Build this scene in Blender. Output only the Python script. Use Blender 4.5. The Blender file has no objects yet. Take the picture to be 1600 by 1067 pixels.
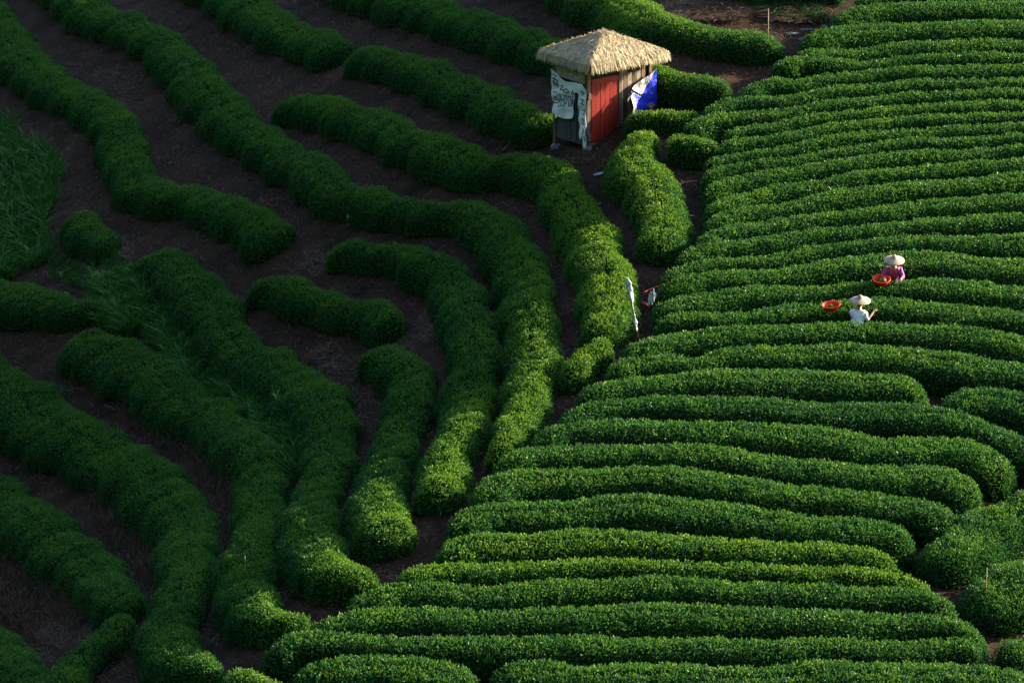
import bpy, bmesh, math, random
import numpy as np
from mathutils import Vector, Matrix, Euler
scene = bpy.context.scene
COL = scene.collection
RAD = math.radians
# ------------------------------------------------------------------ camera
PITCH = RAD(18); DIST = 90.0; FPX = 62 * DIST
CAM = np.array([0, -DIST * math.cos(PITCH), DIST * math.sin(PITCH)])
FW = np.array([0, math.cos(PITCH), -math.sin(PITCH)])
UP = np.array([0, math.sin(PITCH), math.cos(PITCH)])
cd = bpy.data.cameras.new('camera'); cam = bpy.data.objects.new('camera', cd); COL.objects.link(cam)
cam.location = CAM; cam.rotation_euler = (math.pi / 2 - PITCH, 0, 0)
cd.sensor_width = 36; cd.lens = 36 * FPX / 1600; cd.clip_start = 1; cd.clip_end = 3000
scene.camera = cam
# ------------------------------------------------------------------ light
SUN_EL, SUN_AZ = RAD(19), RAD(24)       # azimuth measured from +x towards +y
w = bpy.data.worlds.new('World'); scene.world = w; w.use_nodes = True
nt = w.node_tree
sky = nt.nodes.new('ShaderNodeTexSky'); sky.sky_type = 'NISHITA'; sky.sun_disc = False
sky.sun_elevation = SUN_EL; sky.sun_rotation = RAD(90) - SUN_AZ; sky.ozone_density = 1.4
bg = nt.nodes['Background']; bg.inputs[1].default_value = 0.12
nt.links.new(sky.outputs[0], bg.inputs[0])
sl = bpy.data.lights.new('sun', 'SUN'); sl.energy = 5.0; sl.angle = RAD(0.6); sl.color = (1.0, 0.87, 0.62)
so = bpy.data.objects.new('sun', sl); COL.objects.link(so)
sd = Vector((math.cos(SUN_EL) * math.cos(SUN_AZ), math.cos(SUN_EL) * math.sin(SUN_AZ), math.sin(SUN_EL)))
so.rotation_euler = sd.to_track_quat('Z', 'Y').to_euler(); so.location = (30, 10, 40)
scene.view_settings.view_transform = 'Standard'; scene.view_settings.look = 'None'
scene.view_settings.exposure = 2.2; scene.view_settings.gamma = 1.0
scene.view_settings.use_curve_mapping = False
# ------------------------------------------------------------------ terrain
def sstep(t):
    t = np.clip(t, 0, 1); return t * t * (3 - 2 * t)
def plateau(x, y):
    c = np.clip(y, -5, 25)
    z = 0.13 * y + 0.0018 * c * np.abs(c)
    z = z + 0.09 * np.clip(y - 25, 0, None)
    return z - 0.006 * np.clip(x - 4, 0, 20) ** 2 * sstep((2 - y) / 12)
CREST = [(26, 70), (12.5, 45), (6.0, 28), (2.9, 17.5), (2.4, 10), (2.0, 4), (1.1, -2), (-0.6, -7.5), (-2.6, -12.5),
         (-4.9, -17.5), (-8.0, -23), (-14, -32), (-40, -70)]
def crest_dist(x, y):
    x = np.asarray(x, float); y = np.asarray(y, float)
    best = np.full(x.shape, 1e9); sg = np.zeros(x.shape)
    for a, b in zip(CREST[:-1], CREST[1:]):
        dx, dy = b[0] - a[0], b[1] - a[1]; L = dx * dx + dy * dy
        t = np.clip(((x - a[0]) * dx + (y - a[1]) * dy) / L, 0, 1)
        q = np.hypot(x - a[0] - t * dx, y - a[1] - t * dy)
        cr = dx * (y - a[1]) - dy * (x - a[0])
        m = q < best - 1e-9
        best = np.where(m, q, best); sg = np.where(m, np.where(cr < 0, 1, -1), sg)
    return best * sg
def H(x, y):
    u = np.clip(crest_dist(x, y) + 0.3 + 1.4 * sstep((np.asarray(y) + 10) / 9), 0, None); k = 3.0 - 1.6 * sstep((np.asarray(y) - 2) / 6)
    g = np.where(u < k, 0.49 * u * u / (2 * k), 0.49 * (u - k / 2))
    far = np.clip(u - 13, 0, None)
    return plateau(x, y) - g + 0.09 * far * far / (far + 8)
# fast lookup of the same surface, for the many thousand leaf positions
_gx = np.arange(-50, 60, 0.2); _gy = np.arange(-50, 90, 0.2); _GX, _GY = np.meshgrid(_gx, _gy, indexing='ij')
_GH, _GC = H(_GX, _GY), crest_dist(_GX, _GY)
def look(G, x, y):
    fx = np.clip((np.asarray(x, float) + 50) / 0.2, 0, len(_gx) - 1.001); fy = np.clip((np.asarray(y, float) + 50) / 0.2, 0, len(_gy) - 1.001)
    i, j = fx.astype(int), fy.astype(int); a, b = fx - i, fy - j
    return G[i, j] * (1 - a) * (1 - b) + G[i + 1, j] * a * (1 - b) + G[i, j + 1] * (1 - a) * b + G[i + 1, j + 1] * a * b
def Hs(x, y): return float(H(np.array([x]), np.array([y]))[0])
def hits(px, py, h=0.0):
    """photo pixels -> world points lying h metres above the terrain"""
    px = np.asarray(px, float); py = np.asarray(py, float)
    v = FW[None] * FPX + np.outer(px - 800, [1, 0, 0]) + np.outer(533.5 - py, UP)
    v /= np.linalg.norm(v, axis=1)[:, None]
    ts = np.arange(50, 190, 0.5)
    p = CAM[None, None] + v[:, None, :] * ts[None, :, None]
    f = p[..., 2] - look(_GH, p[..., 0], p[..., 1]) - np.reshape(h, (-1, 1))
    i = np.argmax(f < 0, axis=1); i = np.maximum(i, 1); r = np.arange(len(px))
    a, b = ts[i - 1], ts[i]; fa, fb = f[r, i - 1], f[r, i]
    t = a + (b - a) * fa / (fa - fb)
    return CAM + v * t[:, None]
def hit(px, py, h=0.0): return hits([px], [py], h)[0]
rng = np.random.default_rng(7)
# ------------------------------------------------------------------ materials
def new_mat(name):
    m = bpy.data.materials.new(name); m.use_nodes = True
    n = m.node_tree.nodes; return m, n, m.node_tree.links, n['Principled BSDF']
def noise_mat(name, c1, c2, scale=4.0, rough=0.8, bump=0.0, bscale=20.0, detail=6, stretch=(1, 1, 1), spec=0.3, lo=0.35, hi=0.65):
    m, n, l, p = new_mat(name)
    tc = n.new('ShaderNodeTexCoord'); mp = n.new('ShaderNodeMapping'); mp.inputs['Scale'].default_value = stretch
    nz = n.new('ShaderNodeTexNoise'); nz.inputs['Scale'].default_value = scale; nz.inputs['Detail'].default_value = detail
    cr = n.new('ShaderNodeValToRGB'); cr.color_ramp.elements[0].position = lo; cr.color_ramp.elements[1].position = hi
    cr.color_ramp.elements[0].color = (*c1, 1); cr.color_ramp.elements[1].color = (*c2, 1)
    l.new(tc.outputs['Object'], mp.inputs[0]); l.new(mp.outputs[0], nz.inputs[0]); l.new(nz.outputs[0], cr.inputs[0])
    l.new(cr.outputs[0], p.inputs['Base Color'])
    p.inputs['Roughness'].default_value = rough; p.inputs['Specular IOR Level'].default_value = spec
    if bump:
        n2 = n.new('ShaderNodeTexNoise'); n2.inputs['Scale'].default_value = bscale; n2.inputs['Detail'].default_value = 8
        b = n.new('ShaderNodeBump'); b.inputs['Strength'].default_value = 1.0; b.inputs['Distance'].default_value = bump
        l.new(mp.outputs[0], n2.inputs[0]); l.new(n2.outputs[0], b.inputs['Height']); l.new(b.outputs[0], p.inputs['Normal'])
    return m
def leaf_mat(name, stops, rough=0.42, trans=0.3, spec=0.5):
    m, n, l, p = new_mat(name)
    at = n.new('ShaderNodeAttribute'); at.attribute_name = 'tone'
    cr = n.new('ShaderNodeValToRGB'); e = cr.color_ramp.elements
    e[0].position, e[0].color = stops[0][0], (*stops[0][1], 1)
    e[1].position, e[1].color = stops[-1][0], (*stops[-1][1], 1)
    for q, c in stops[1:-1]:
        k = e.new(q); k.color = (*c, 1)
    l.new(at.outputs['Fac'], cr.inputs[0]); l.new(cr.outputs[0], p.inputs['Base Color'])
    p.inputs['Roughness'].default_value = rough; p.inputs['Specular IOR Level'].default_value = spec
    if trans:
        tr = n.new('ShaderNodeBsdfTranslucent'); mx = n.new('ShaderNodeMixShader'); mx.inputs[0].default_value = trans
        hs = n.new('ShaderNodeHueSaturation'); hs.inputs['Hue'].default_value = 0.475; hs.inputs['Value'].default_value = 1.3
        l.new(cr.outputs[0], hs.inputs['Color']); l.new(hs.outputs[0], tr.inputs[0])
        l.new(p.outputs[0], mx.inputs[1]); l.new(tr.outputs[0], mx.inputs[2])
        l.new(mx.outputs[0], n['Material Output'].inputs[0])
    return m
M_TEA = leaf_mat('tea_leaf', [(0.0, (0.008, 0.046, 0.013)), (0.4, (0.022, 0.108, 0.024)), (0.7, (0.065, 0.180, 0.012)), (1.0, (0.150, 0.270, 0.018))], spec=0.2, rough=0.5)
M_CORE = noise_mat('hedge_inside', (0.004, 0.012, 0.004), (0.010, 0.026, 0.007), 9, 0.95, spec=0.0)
M_WEED = leaf_mat('weed_leaf', [(0, (0.010, 0.050, 0.010)), (0.6, (0.030, 0.125, 0.014)), (1, (0.11, 0.24, 0.05))], spec=0.12, rough=0.6, trans=0.2)
M_DRY = leaf_mat('dry_straw', [(0, (0.030, 0.018, 0.012)), (0.6, (0.090, 0.056, 0.036)), (1, (0.20, 0.14, 0.10))], rough=0.8, trans=0.1, spec=0.2)
M_THATCH = leaf_mat('thatch_straw', [(0, (0.14, 0.10, 0.05)), (0.4, (0.46, 0.36, 0.20)), (1, (0.72, 0.61, 0.40))], rough=0.6, trans=0.12, spec=0.3)
M_THATCHC = noise_mat('thatch_under', (0.10, 0.065, 0.03), (0.22, 0.15, 0.08), 30, 0.9)
M_WOOD = noise_mat('weathered_brown_wood', (0.075, 0.045, 0.028), (0.20, 0.13, 0.085), 9, 0.8, 0.01, 60, stretch=(1, 1, 0.12))
M_DWOOD = noise_mat('dark_grey_wood', (0.030, 0.033, 0.040), (0.085, 0.088, 0.095), 9, 0.8, 0.01, 60, stretch=(1, 1, 0.12))
M_PWOOD = noise_mat('pale_bare_wood', (0.22, 0.18, 0.14), (0.42, 0.36, 0.29), 7, 0.75, 0.005, 50)
M_RED = noise_mat('red_door_paint', (0.19, 0.012, 0.008), (0.30, 0.020, 0.013), 6, 0.5, 0.003, 40, stretch=(1, 1, 0.15), lo=0.3, hi=0.6)
M_GAPSHADE = noise_mat('gap_shade_boards', (0.010, 0.009, 0.009), (0.025, 0.022, 0.02), 5, 0.9)  # near-black colour carries the shade in the hut's gaps
M_CLOTH = noise_mat('white_banner_cloth', (0.62, 0.65, 0.70), (0.82, 0.84, 0.87), 5, 0.7, 0.02, 12)
M_INK = noise_mat('black_ink', (0.012, 0.014, 0.022), (0.03, 0.033, 0.05), 5, 0.6)
M_BLUE = noise_mat('blue_tarp', (0.010, 0.020, 0.42), (0.025, 0.050, 0.66), 5, 0.32, 0.03, 9, spec=0.5)
M_SILVER = noise_mat('silver_tarp_back', (0.22, 0.22, 0.23), (0.40, 0.39, 0.38), 5, 0.4, 0.03, 10, spec=0.5)
M_STONE = noise_mat('grey_stone', (0.09, 0.095, 0.105), (0.20, 0.20, 0.205), 6, 0.85, 0.02, 20)
M_HAT = noise_mat('woven_straw_hat', (0.29, 0.21, 0.14), (0.44, 0.34, 0.25), 14, 0.7, 0.006, 70, lo=0.3, hi=0.7)
M_PURPLE = noise_mat('purple_shirt_cloth', (0.24, 0.05, 0.24), (0.40, 0.10, 0.36), 7, 0.7, 0.02, 14)
M_WSHIRT = noise_mat('white_shirt_cloth', (0.58, 0.58, 0.62), (0.78, 0.77, 0.78), 7, 0.7, 0.02, 14)
M_SKIN = noise_mat('skin', (0.38, 0.20, 0.12), (0.50, 0.28, 0.18), 7, 0.5)
M_HAIR = noise_mat('black_hair', (0.012, 0.01, 0.01), (0.02, 0.018, 0.018), 20, 0.4)
M_TROUSER = noise_mat('dark_trousers', (0.02, 0.022, 0.03), (0.04, 0.04, 0.055), 7, 0.8)
M_BASIN = noise_mat('red_plastic', (0.72, 0.022, 0.008), (0.80, 0.035, 0.012), 5, 0.45, spec=0.25)
M_PLASTIC = noise_mat('white_plastic_film', (0.30, 0.33, 0.37), (0.50, 0.52, 0.54), 8, 0.4, 0.03, 15, spec=0.5)
M_REDRAG = noise_mat('red_rag', (0.40, 0.02, 0.015), (0.62, 0.04, 0.03), 9, 0.6, 0.02, 20)
M_BAMBOO = noise_mat('bamboo', (0.12, 0.095, 0.045), (0.22, 0.18, 0.08), 8, 0.6)
M_TWIG = noise_mat('bare_twig', (0.10, 0.075, 0.055), (0.24, 0.19, 0.15), 12, 0.8)
def soil_material():
    m, n, l, p = new_mat('soil')
    tc = n.new('ShaderNodeTexCoord')
    a = n.new('ShaderNodeTexNoise'); a.inputs['Scale'].default_value = 0.8; a.inputs['Detail'].default_value = 10; a.inputs['Roughness'].default_value = 0.65
    b = n.new('ShaderNodeTexNoise'); b.inputs['Scale'].default_value = 11; b.inputs['Detail'].default_value = 10; b.inputs['Roughness'].default_value = 0.75
    l.new(tc.outputs['Object'], a.inputs[0]); l.new(tc.outputs['Object'], b.inputs[0])
    c1 = n.new('ShaderNodeValToRGB'); e = c1.color_ramp.elements
    e[0].position = 0.33; e[0].color = (0.013, 0.007, 0.0045, 1); e[1].position = 0.7; e[1].color = (0.052, 0.029, 0.019, 1)
    c2 = n.new('ShaderNodeValToRGB'); e = c2.color_ramp.elements
    e[0].position = 0.35; e[0].color = (0.3, 0.3, 0.3, 1); e[1].position = 0.70; e[1].color = (2.2, 2.0, 1.8, 1)
    mx = n.new('ShaderNodeMix'); mx.data_type = 'RGBA'; mx.blend_type = 'MULTIPLY'; mx.inputs[0].default_value = 1
    l.new(a.outputs[0], c1.inputs[0]); l.new(b.outputs[0], c2.inputs[0])
    l.new(c1.outputs[0], mx.inputs[6]); l.new(c2.outputs[0], mx.inputs[7]); l.new(mx.outputs[2], p.inputs['Base Color'])
    bp = n.new('ShaderNodeBump'); bp.inputs['Distance'].default_value = 0.08; l.new(b.outputs[0], bp.inputs['Height'])
    l.new(bp.outputs[0], p.inputs['Normal']); p.inputs['Roughness'].default_value = 0.95; p.inputs['Specular IOR Level'].default_value = 0.1
    return m
M_SOIL = soil_material()
# ------------------------------------------------------------------ object helpers
def tag(o, label=None, cat=None, group=None, kind=None):
    if label: o['label'] = label
    if cat: o['category'] = cat
    if group: o['group'] = group
    if kind: o['kind'] = kind
    return o
def empty(name, loc, rz=0, **k):
    o = bpy.data.objects.new(name, None); COL.objects.link(o); o.location = loc; o.rotation_euler = (0, 0, rz)
    o.empty_display_size = 0.3; return tag(o, **k)
def mesh_obj(name, me, mat, parent=None, **k):
    o = bpy.data.objects.new(name, me); COL.objects.link(o)
    if mat is not None and not me.materials: me.materials.append(mat)
    if parent is not None: o.parent = parent
    return tag(o, **k)
def np_mesh(name, V, F, tone=None, mat_idx=None, smooth=False):
    """V (n,3), F list of (m,k) int arrays (quads and/or tris)"""
    me = bpy.data.meshes.new(name); F = [f for f in F if len(f)]
    me.vertices.add(len(V)); me.vertices.foreach_set('co', np.asarray(V, np.float32).ravel())
    nl = sum(f.size for f in F); npoly = sum(len(f) for f in F)
    me.loops.add(nl); me.loops.foreach_set('vertex_index', np.concatenate([f.ravel() for f in F]).astype(np.int32))
    tot = np.concatenate([np.full(len(f), f.shape[1], np.int32) for f in F])
    st = np.concatenate([[0], np.cumsum(tot)[:-1]]).astype(np.int32)
    me.polygons.add(npoly); me.polygons.foreach_set('loop_start', st); me.polygons.foreach_set('loop_total', tot)
    if mat_idx is not None: me.polygons.foreach_set('material_index', np.asarray(mat_idx, np.int32))
    me.polygons.foreach_set('use_smooth', np.full(npoly, smooth))
    if tone is not None:
        at = me.attributes.new('tone', 'FLOAT', 'FACE'); at.data.foreach_set('value', np.asarray(tone, np.float32))
    me.update(calc_edges=True); me.validate(); return me
def wob(x, y, z=0, s=0.0):
    """cheap smooth pseudo-noise, about -1..1"""
    return (np.sin(1.7 * x + 2.3 * y + s) * np.sin(2.1 * x - 1.3 * y + 1.1 * z + 2 * s) + 0.6 * np.sin(4.3 * x + 1.9 * z + 3 * s) * np.sin(3.9 * y - 2.2 * x + s)
            + 0.4 * np.sin(8.1 * x - 3 * y + s) * np.sin(7.3 * y + 5 * z)) / 1.6
def unit(a): return a / np.maximum(np.linalg.norm(a, axis=-1, keepdims=True), 1e-9)
def cat_spline(P, step):
    P = np.asarray(P, float)
    if len(P) == 2: P = np.array([P[0], (P[0] + P[1]) / 2, P[1]])
    Q = np.vstack([2 * P[0] - P[1], P, 2 * P[-1] - P[-2]]); out = []
    for i in range(1, len(Q) - 2):
        n = max(2, int(np.linalg.norm((Q[i + 1] - Q[i])[:2]) / step))
        for t in np.arange(n) / n:
            out.append(0.5 * (2 * Q[i] + (Q[i + 1] - Q[i - 1]) * t + (2 * Q[i - 1] - 5 * Q[i] + 4 * Q[i + 1] - Q[i + 2]) * t * t
                              + (3 * Q[i] - Q[i - 1] - 3 * Q[i + 1] + Q[i + 2]) * t ** 3))
    out.append(Q[-2]); return np.array(out)
def smooth1(a, k=3):
    for _ in range(k):
        b = a.copy(); b[1:-1] = (a[:-2] + 2 * a[1:-1] + a[2:]) / 4; a = b
    return a
def leaves(P, N, size, rnd=0.9, upw=0.45, asp=0.5, tone=None, fold=0.25):
    """one folded diamond leaf per point"""
    n = len(P); d = unit(N * 0.55 + np.array([0, 0, upw]) + rng.normal(0, rnd * 0.6, (n, 3)))
    s = unit(np.cross(d, rng.normal(0, 1, (n, 3)) + N * 0.6)); nn = np.cross(s, d)
    L = size * rng.uniform(0.65, 1.3, n)[:, None]; W = L * asp * rng.uniform(0.8, 1.2, n)[:, None]
    V = np.empty((n, 4, 3)); V[:, 0] = P; m = P + d * L * 0.5
    V[:, 1] = m + s * W * 0.5 + nn * W * fold; V[:, 2] = P + d * L - nn * L * 0.1; V[:, 3] = m - s * W * 0.5 + nn * W * fold
    return V.reshape(-1, 3), np.arange(n * 4).reshape(-1, 4)
def blades(P, L, W, lean=0.5, droop=0.35, up=1.0, dirs=None):
    """curved grass blades, three quads' worth of taper (quad + quad + tip as quad)"""
    n = len(P); L = np.broadcast_to(L, n)[:, None] * rng.uniform(0.5, 1.3, (n, 1)); W = np.broadcast_to(W, n)[:, None]
    a = rng.uniform(0, 2 * np.pi, n); hd = np.stack([np.cos(a), np.sin(a), 0 * a], 1) if dirs is None else dirs
    k = rng.uniform(0.2, 1.0, (n, 1)) * lean
    sd_ = np.stack([-hd[:, 1], hd[:, 0], 0 * a], 1) * 0.8 + rng.normal(0, 0.3, (n, 3)); sd_ = unit(sd_)
    p1 = P + (np.array([0, 0, up]) + hd * k) * L * 0.5
    p2 = p1 + (np.array([0, 0, up * (1 - droop)]) + hd * (k + droop * 1.2)) * L * 0.5
    V = np.stack([P - sd_ * W / 2, P + sd_ * W / 2, p1 + sd_ * W * 0.4, p1 - sd_ * W * 0.4, p2], 1).reshape(-1, 3)
    b = np.arange(n)[:, None] * 5
    return V, b + np.array([0, 1, 2, 3]), b + np.array([3, 2, 4])
def blade_mesh(name, P, L, W, tone, **k):
    V, q, t = blades(P, L, W, **k)
    return np_mesh(name, V, [q, t], tone=np.concatenate([tone, tone]))
def box_mesh(name, x0, x1, y0, y1, z0, z1, bev=0.0, jit=0.0):
    bm = bmesh.new(); bmesh.ops.create_cube(bm, size=1.0)
    for v in bm.verts:
        v.co = Vector(((x0 + x1) / 2 + v.co.x * (x1 - x0), (y0 + y1) / 2 + v.co.y * (y1 - y0), (z0 + z1) / 2 + v.co.z * (z1 - z0)))
        if jit: v.co += Vector(rng.uniform(-jit, jit, 3))
    if bev: bmesh.ops.bevel(bm, geom=bm.edges[:], offset=bev, segments=1, affect='EDGES')
    me = bpy.data.meshes.new(name); bm.to_mesh(me); bm.free(); return me
def lathe(name, prof, seg=28, smooth=True, wobble=0.0, ring=False):
    bm = bmesh.new(); rings = []
    for r, z in prof:
        rings.append([bm.verts.new((r * math.cos(2 * math.pi * k / seg), r * math.sin(2 * math.pi * k / seg),
                                    z + wobble * r * math.sin(2 * math.pi * k / seg * 2 + 1))) for k in range(seg)])
    for a, b in zip(rings if ring else rings[:-1], rings[1:] + rings[:1] if ring else rings[1:]):
        for k in range(seg): bm.faces.new((a[k], a[(k + 1) % seg], b[(k + 1) % seg], b[k])).smooth = smooth
    if not ring: bm.faces.new(rings[0][::-1]); bm.faces.new(rings[-1])
    bmesh.ops.recalc_face_normals(bm, faces=bm.faces[:])
    me = bpy.data.meshes.new(name); bm.to_mesh(me); bm.free(); return me
def tube(name, pts, rad, seg=6):
    """a bent tapered rod"""
    bm = bmesh.new(); pts = [Vector(p) for p in pts]; rings = []
    rad = rad if hasattr(rad, '__len__') else [rad] * len(pts)
    for i, p in enumerate(pts):
        t = (pts[min(i + 1, len(pts) - 1)] - pts[max(i - 1, 0)]).normalized()
        a = t.orthogonal().normalized() if i == 0 else (a - t * a.dot(t)).normalized(); b = t.cross(a)
        rings.append([bm.verts.new(p + (a * math.cos(2 * math.pi * k / seg) + b * math.sin(2 * math.pi * k / seg)) * rad[i]) for k in range(seg)])
    for r0, r1 in zip(rings[:-1], rings[1:]):
        for k in range(seg): bm.faces.new((r0[k], r0[(k + 1) % seg], r1[(k + 1) % seg], r1[k])).smooth = True
    bm.faces.new(rings[0][::-1]); bm.faces.new(rings[-1])
    me = bpy.data.meshes.new(name); bm.to_mesh(me); bm.free(); return me
def skin_mesh(name, verts, edges, radii, root=0, sub=1):
    me = bpy.data.meshes.new('t'); me.from_pydata([tuple(v) for v in verts], edges, [])
    o = bpy.data.objects.new('t', me); COL.objects.link(o)
    md = o.modifiers.new('s', 'SKIN'); md.use_smooth_shade = True
    for i, r in enumerate(radii):
        r = r if hasattr(r, '__len__') else (r, r)
        me.skin_vertices[0].data[i].radius = r; me.skin_vertices[0].data[i].use_root = (i == root)
    s = o.modifiers.new('u', 'SUBSURF'); s.levels = sub; s.render_levels = sub
    dg = bpy.context.evaluated_depsgraph_get(); dg.update()
    out = bpy.data.meshes.new_from_object(o.evaluated_get(dg)); out.name = name
    bpy.data.objects.remove(o); return out
# ------------------------------------------------------------------ ground sheet
def build_ground():
    xs = np.concatenate([np.linspace(-400, -32, 24)[:-1], np.arange(-32, 26, 0.22), np.linspace(26, 400, 24)[1:]])
    ys = np.concatenate([np.linspace(-70, -28, 10)[:-1], np.arange(-28, 66, 0.22), np.linspace(66, 500, 26)[1:]])
    X, Y = np.meshgrid(xs, ys)
    Z = H(X, Y) + 0.035 * wob(X, Y) + 0.02 * wob(3.1 * X, 2.7 * Y, 0, 2)
    V = np.stack([X, Y, Z], -1).reshape(-1, 3); nx, ny = len(xs), len(ys)
    i = (np.arange(ny - 1)[:, None] * nx + np.arange(nx - 1)[None]).ravel()
    F = np.stack([i, i + 1, i + nx + 1, i + nx], 1)
    me = np_mesh('ground', V, [F], smooth=True)
    mesh_obj('ground', me, M_SOIL, kind='structure', label='dark brown bare soil of the hillside between the tea hedges')
build_ground()
def build_sky_blocking_hills():
    # unseen slopes added to block low sky light: left, and under the camera
    g = np.concatenate([np.arange(-420, -100, 12), np.arange(-100, 60, 4), np.arange(60, 420, 20)]).astype(float)
    X, Y = np.meshgrid(g, g)
    left = 1.15 * np.clip(-27 - X - 0.25 * np.clip(-Y, 0, 100), -30, 75); front = 0.72 * np.clip(-52 - Y, -40, 45) + 1.5 * np.clip(-97 - Y, 0, 110)
    Z = -13 + np.maximum(left, front) + 3.0 * wob(.05 * X, .05 * Y, 0, 1) + 0.8 * wob(.3 * X, .3 * Y, 0, 2)
    near = np.hypot(X - CAM[0], Y - CAM[1]) < 14
    Z = np.where(near, np.minimum(Z, CAM[2] - 3.5), Z)
    nx = len(g); i = (np.arange(nx - 1)[:, None] * nx + np.arange(nx - 1)[None]).ravel()
    V = np.stack([X, Y, Z], -1).reshape(-1, 3)
    F = np.stack([i, i + 1, i + nx + 1, i + nx], 1)
    keep = (V[F][:, :, 0].max(1) < -26) | (V[F][:, :, 1].max(1) < -50); F = F[keep]
    me = np_mesh('sky_blocking_hills', V, [F], smooth=True)
    mesh_obj('sky_blocking_hills', me, noise_mat('sky_blocking_slope', (0.008, 0.020, 0.008), (0.022, 0.045, 0.015), .6, .95, .5, 1.5, spec=.1), kind='structure', label='unseen dark slopes added around the valley to block low sky light')
build_sky_blocking_hills()
# ------------------------------------------------------------------ tea hedges
LEAF_TOTAL = [0]
G_L, G_R = 'winding tea hedges on the shaded slope', 'close set tea rows on the sunlit field'
HEDGE_LINES = []
def build_hedge(C, A, hgt, label, group, dens=700, lump=1.0, leaf=0.066, tone0=0.0, fresh_sun=0.0, ext=0.55, sq=2.6):
    """C (n,2) centre line in plan, A (n,) half width; one mesh with inner mass and leaves"""
    C = np.asarray(C, float); d0 = unit(C[0] - C[2]); d1 = unit(C[-1] - C[-3])
    C = np.vstack([C[0] + d0 * A[0] * ext, C, C[-1] + d1 * A[-1] * ext]); A = np.concatenate([A[:1], A, A[-1:]])
    seg = np.hypot(*np.diff(C, axis=0).T); S = np.concatenate([[0], np.cumsum(seg)]); L = S[-1]
    m = max(8, int(L / 0.22)); s = np.linspace(0, L, m)
    cx = smooth1(np.interp(s, S, C[:, 0]), 3); cy = smooth1(np.interp(s, S, C[:, 1]), 3); aa = smooth1(np.interp(s, S, A), 10)
    HEDGE_LINES.append(np.stack([cx, cy, aa], 1))
    tx = np.gradient(cx); ty = np.gradient(cy); q = np.hypot(tx, ty); tx, ty = tx / q, ty / q
    ph = rng.uniform(0, 6, 4)
    sn_ = lambda t: np.sin(t) * 1.5
    def surf(sv, th):
        x0 = np.interp(sv, s, cx); y0 = np.interp(sv, s, cy); a = np.interp(sv, s, aa)
        ux = np.interp(sv, s, tx); uy = np.interp(sv, s, ty); k = np.hypot(ux, uy); ux, uy = ux / k, uy / k
        e = np.minimum(sv, L - sv); ea = np.minimum(np.interp(L / 2, s, aa) * 1.1, L / 2.2)
        f = np.clip(1 - e / ea, 0, 1); cap = np.sqrt(np.maximum(1 - f ** 2.4, 0)) + 1e-3
        bush = 1 + lump * (0.035 * np.sin(sv * 4.1 + ph[0] + 2.6 * np.sin(sv * 0.9 + ph[1])) + 0.06 * np.sin(sv * 1.7 + ph[2] + 1.5 * np.sin(sv * .6)) + 0.05 * wob(1.3 * x0 + uy * sn_(th), 1.3 * y0 - ux * sn_(th), 0, ph[3]))
        sn, cs = np.sin(th), np.cos(th); pw = 2 / sq
        u = a * cap * bush * np.sign(sn) * np.abs(sn) ** pw * (1 + 0.08 * cs * cs)
        hh = hgt * (0.35 + 0.65 * cap) * (cap > 0.01) * (1 + lump * (0.03 * np.sin(sv * 3.7 + ph[3] + 2.3 * np.sin(sv * 0.7)) + .05 * np.sin(sv * 1.3 + ph[0])))
        z = hh * np.maximum(cs, 0) ** pw
        mw = cap * lump * (.07 * np.sin(sv * 2.3 + ph[1]) + .06 * np.sin(sv * 1.1 + ph[3])); u = u + mw
        x = x0 + uy * u; y = y0 - ux * u
        g = 0.75 * look(_GH, x, y) + 0.25 * look(_GH, x0, y0)
        nz = wob(2.2 * x, 2.2 * y, 2 * z, ph[0]) * 0.045 * lump + wob(5.3 * x, 5.1 * y, 4 * z, ph[1]) * 0.032
        return np.stack([x + uy * sn * nz, y - ux * sn * nz, g + z + nz * cs - 0.06], -1)
    # inner mass
    th = np.linspace(-np.pi / 2, np.pi / 2, 12)
    SS, TT = np.meshgrid(s, th, indexing='ij'); V0 = surf(SS, TT)
    ctr = np.stack([cx, cy, H(cx, cy)], -1)[:, None]
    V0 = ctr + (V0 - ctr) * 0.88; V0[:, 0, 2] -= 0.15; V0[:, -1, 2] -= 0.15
    k = len(th); i = (np.arange(m - 1)[:, None] * k + np.arange(k - 1)[None]).ravel(); F0 = np.stack([i, i + 1, i + k + 1, i + k], 1)
    V0 = V0.reshape(-1, 3)
    # leaves
    area = L * (2 * aa.mean() + 1.6 * hgt) ; n = int(area * dens * 1.5)
    sv = rng.uniform(0, L, n); tv = rng.uniform(-1, 1, n) * np.pi / 2 * 0.97
    p = surf(sv, tv); ds = surf(np.clip(sv + 0.03, 0, L), tv) - surf(np.clip(sv - 0.03, 0, L), tv); dt = surf(sv, tv + 0.02) - surf(sv, tv - 0.02)
    cr = np.cross(ds, dt); ar = np.linalg.norm(cr, axis=1)
    nrm = unit(cr); nrm *= np.where(nrm[:, 2:3] < 0, -1, 1)
    # the foot of the far side of a row is never seen: fewer leaves there
    out = unit(p - np.stack([np.interp(sv, s, cx), np.interp(sv, s, cy), H(np.interp(sv, s, cx), np.interp(sv, s, cy))], -1))
    wgt = np.where((out[:, 1] > 0.3) & (out[:, 2] < 0.45), 0.35, 1.0)
    keep = rng.uniform(0, 1, n) < np.minimum(ar * wgt / np.quantile(ar, 0.9), 1) * 0.9
    p, nrm, sv, tv, out = p[keep], nrm[keep], sv[keep], tv[keep], out[keep]
    nrm = unit(nrm * 0.6 + out * 0.4)
    n = len(p); LEAF_TOTAL[0] += n
    p = p - nrm * (rng.uniform(-0.02, 0.075, n) ** 1)[:, None]
    V1, F1 = leaves(p, nrm, leaf)
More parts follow.
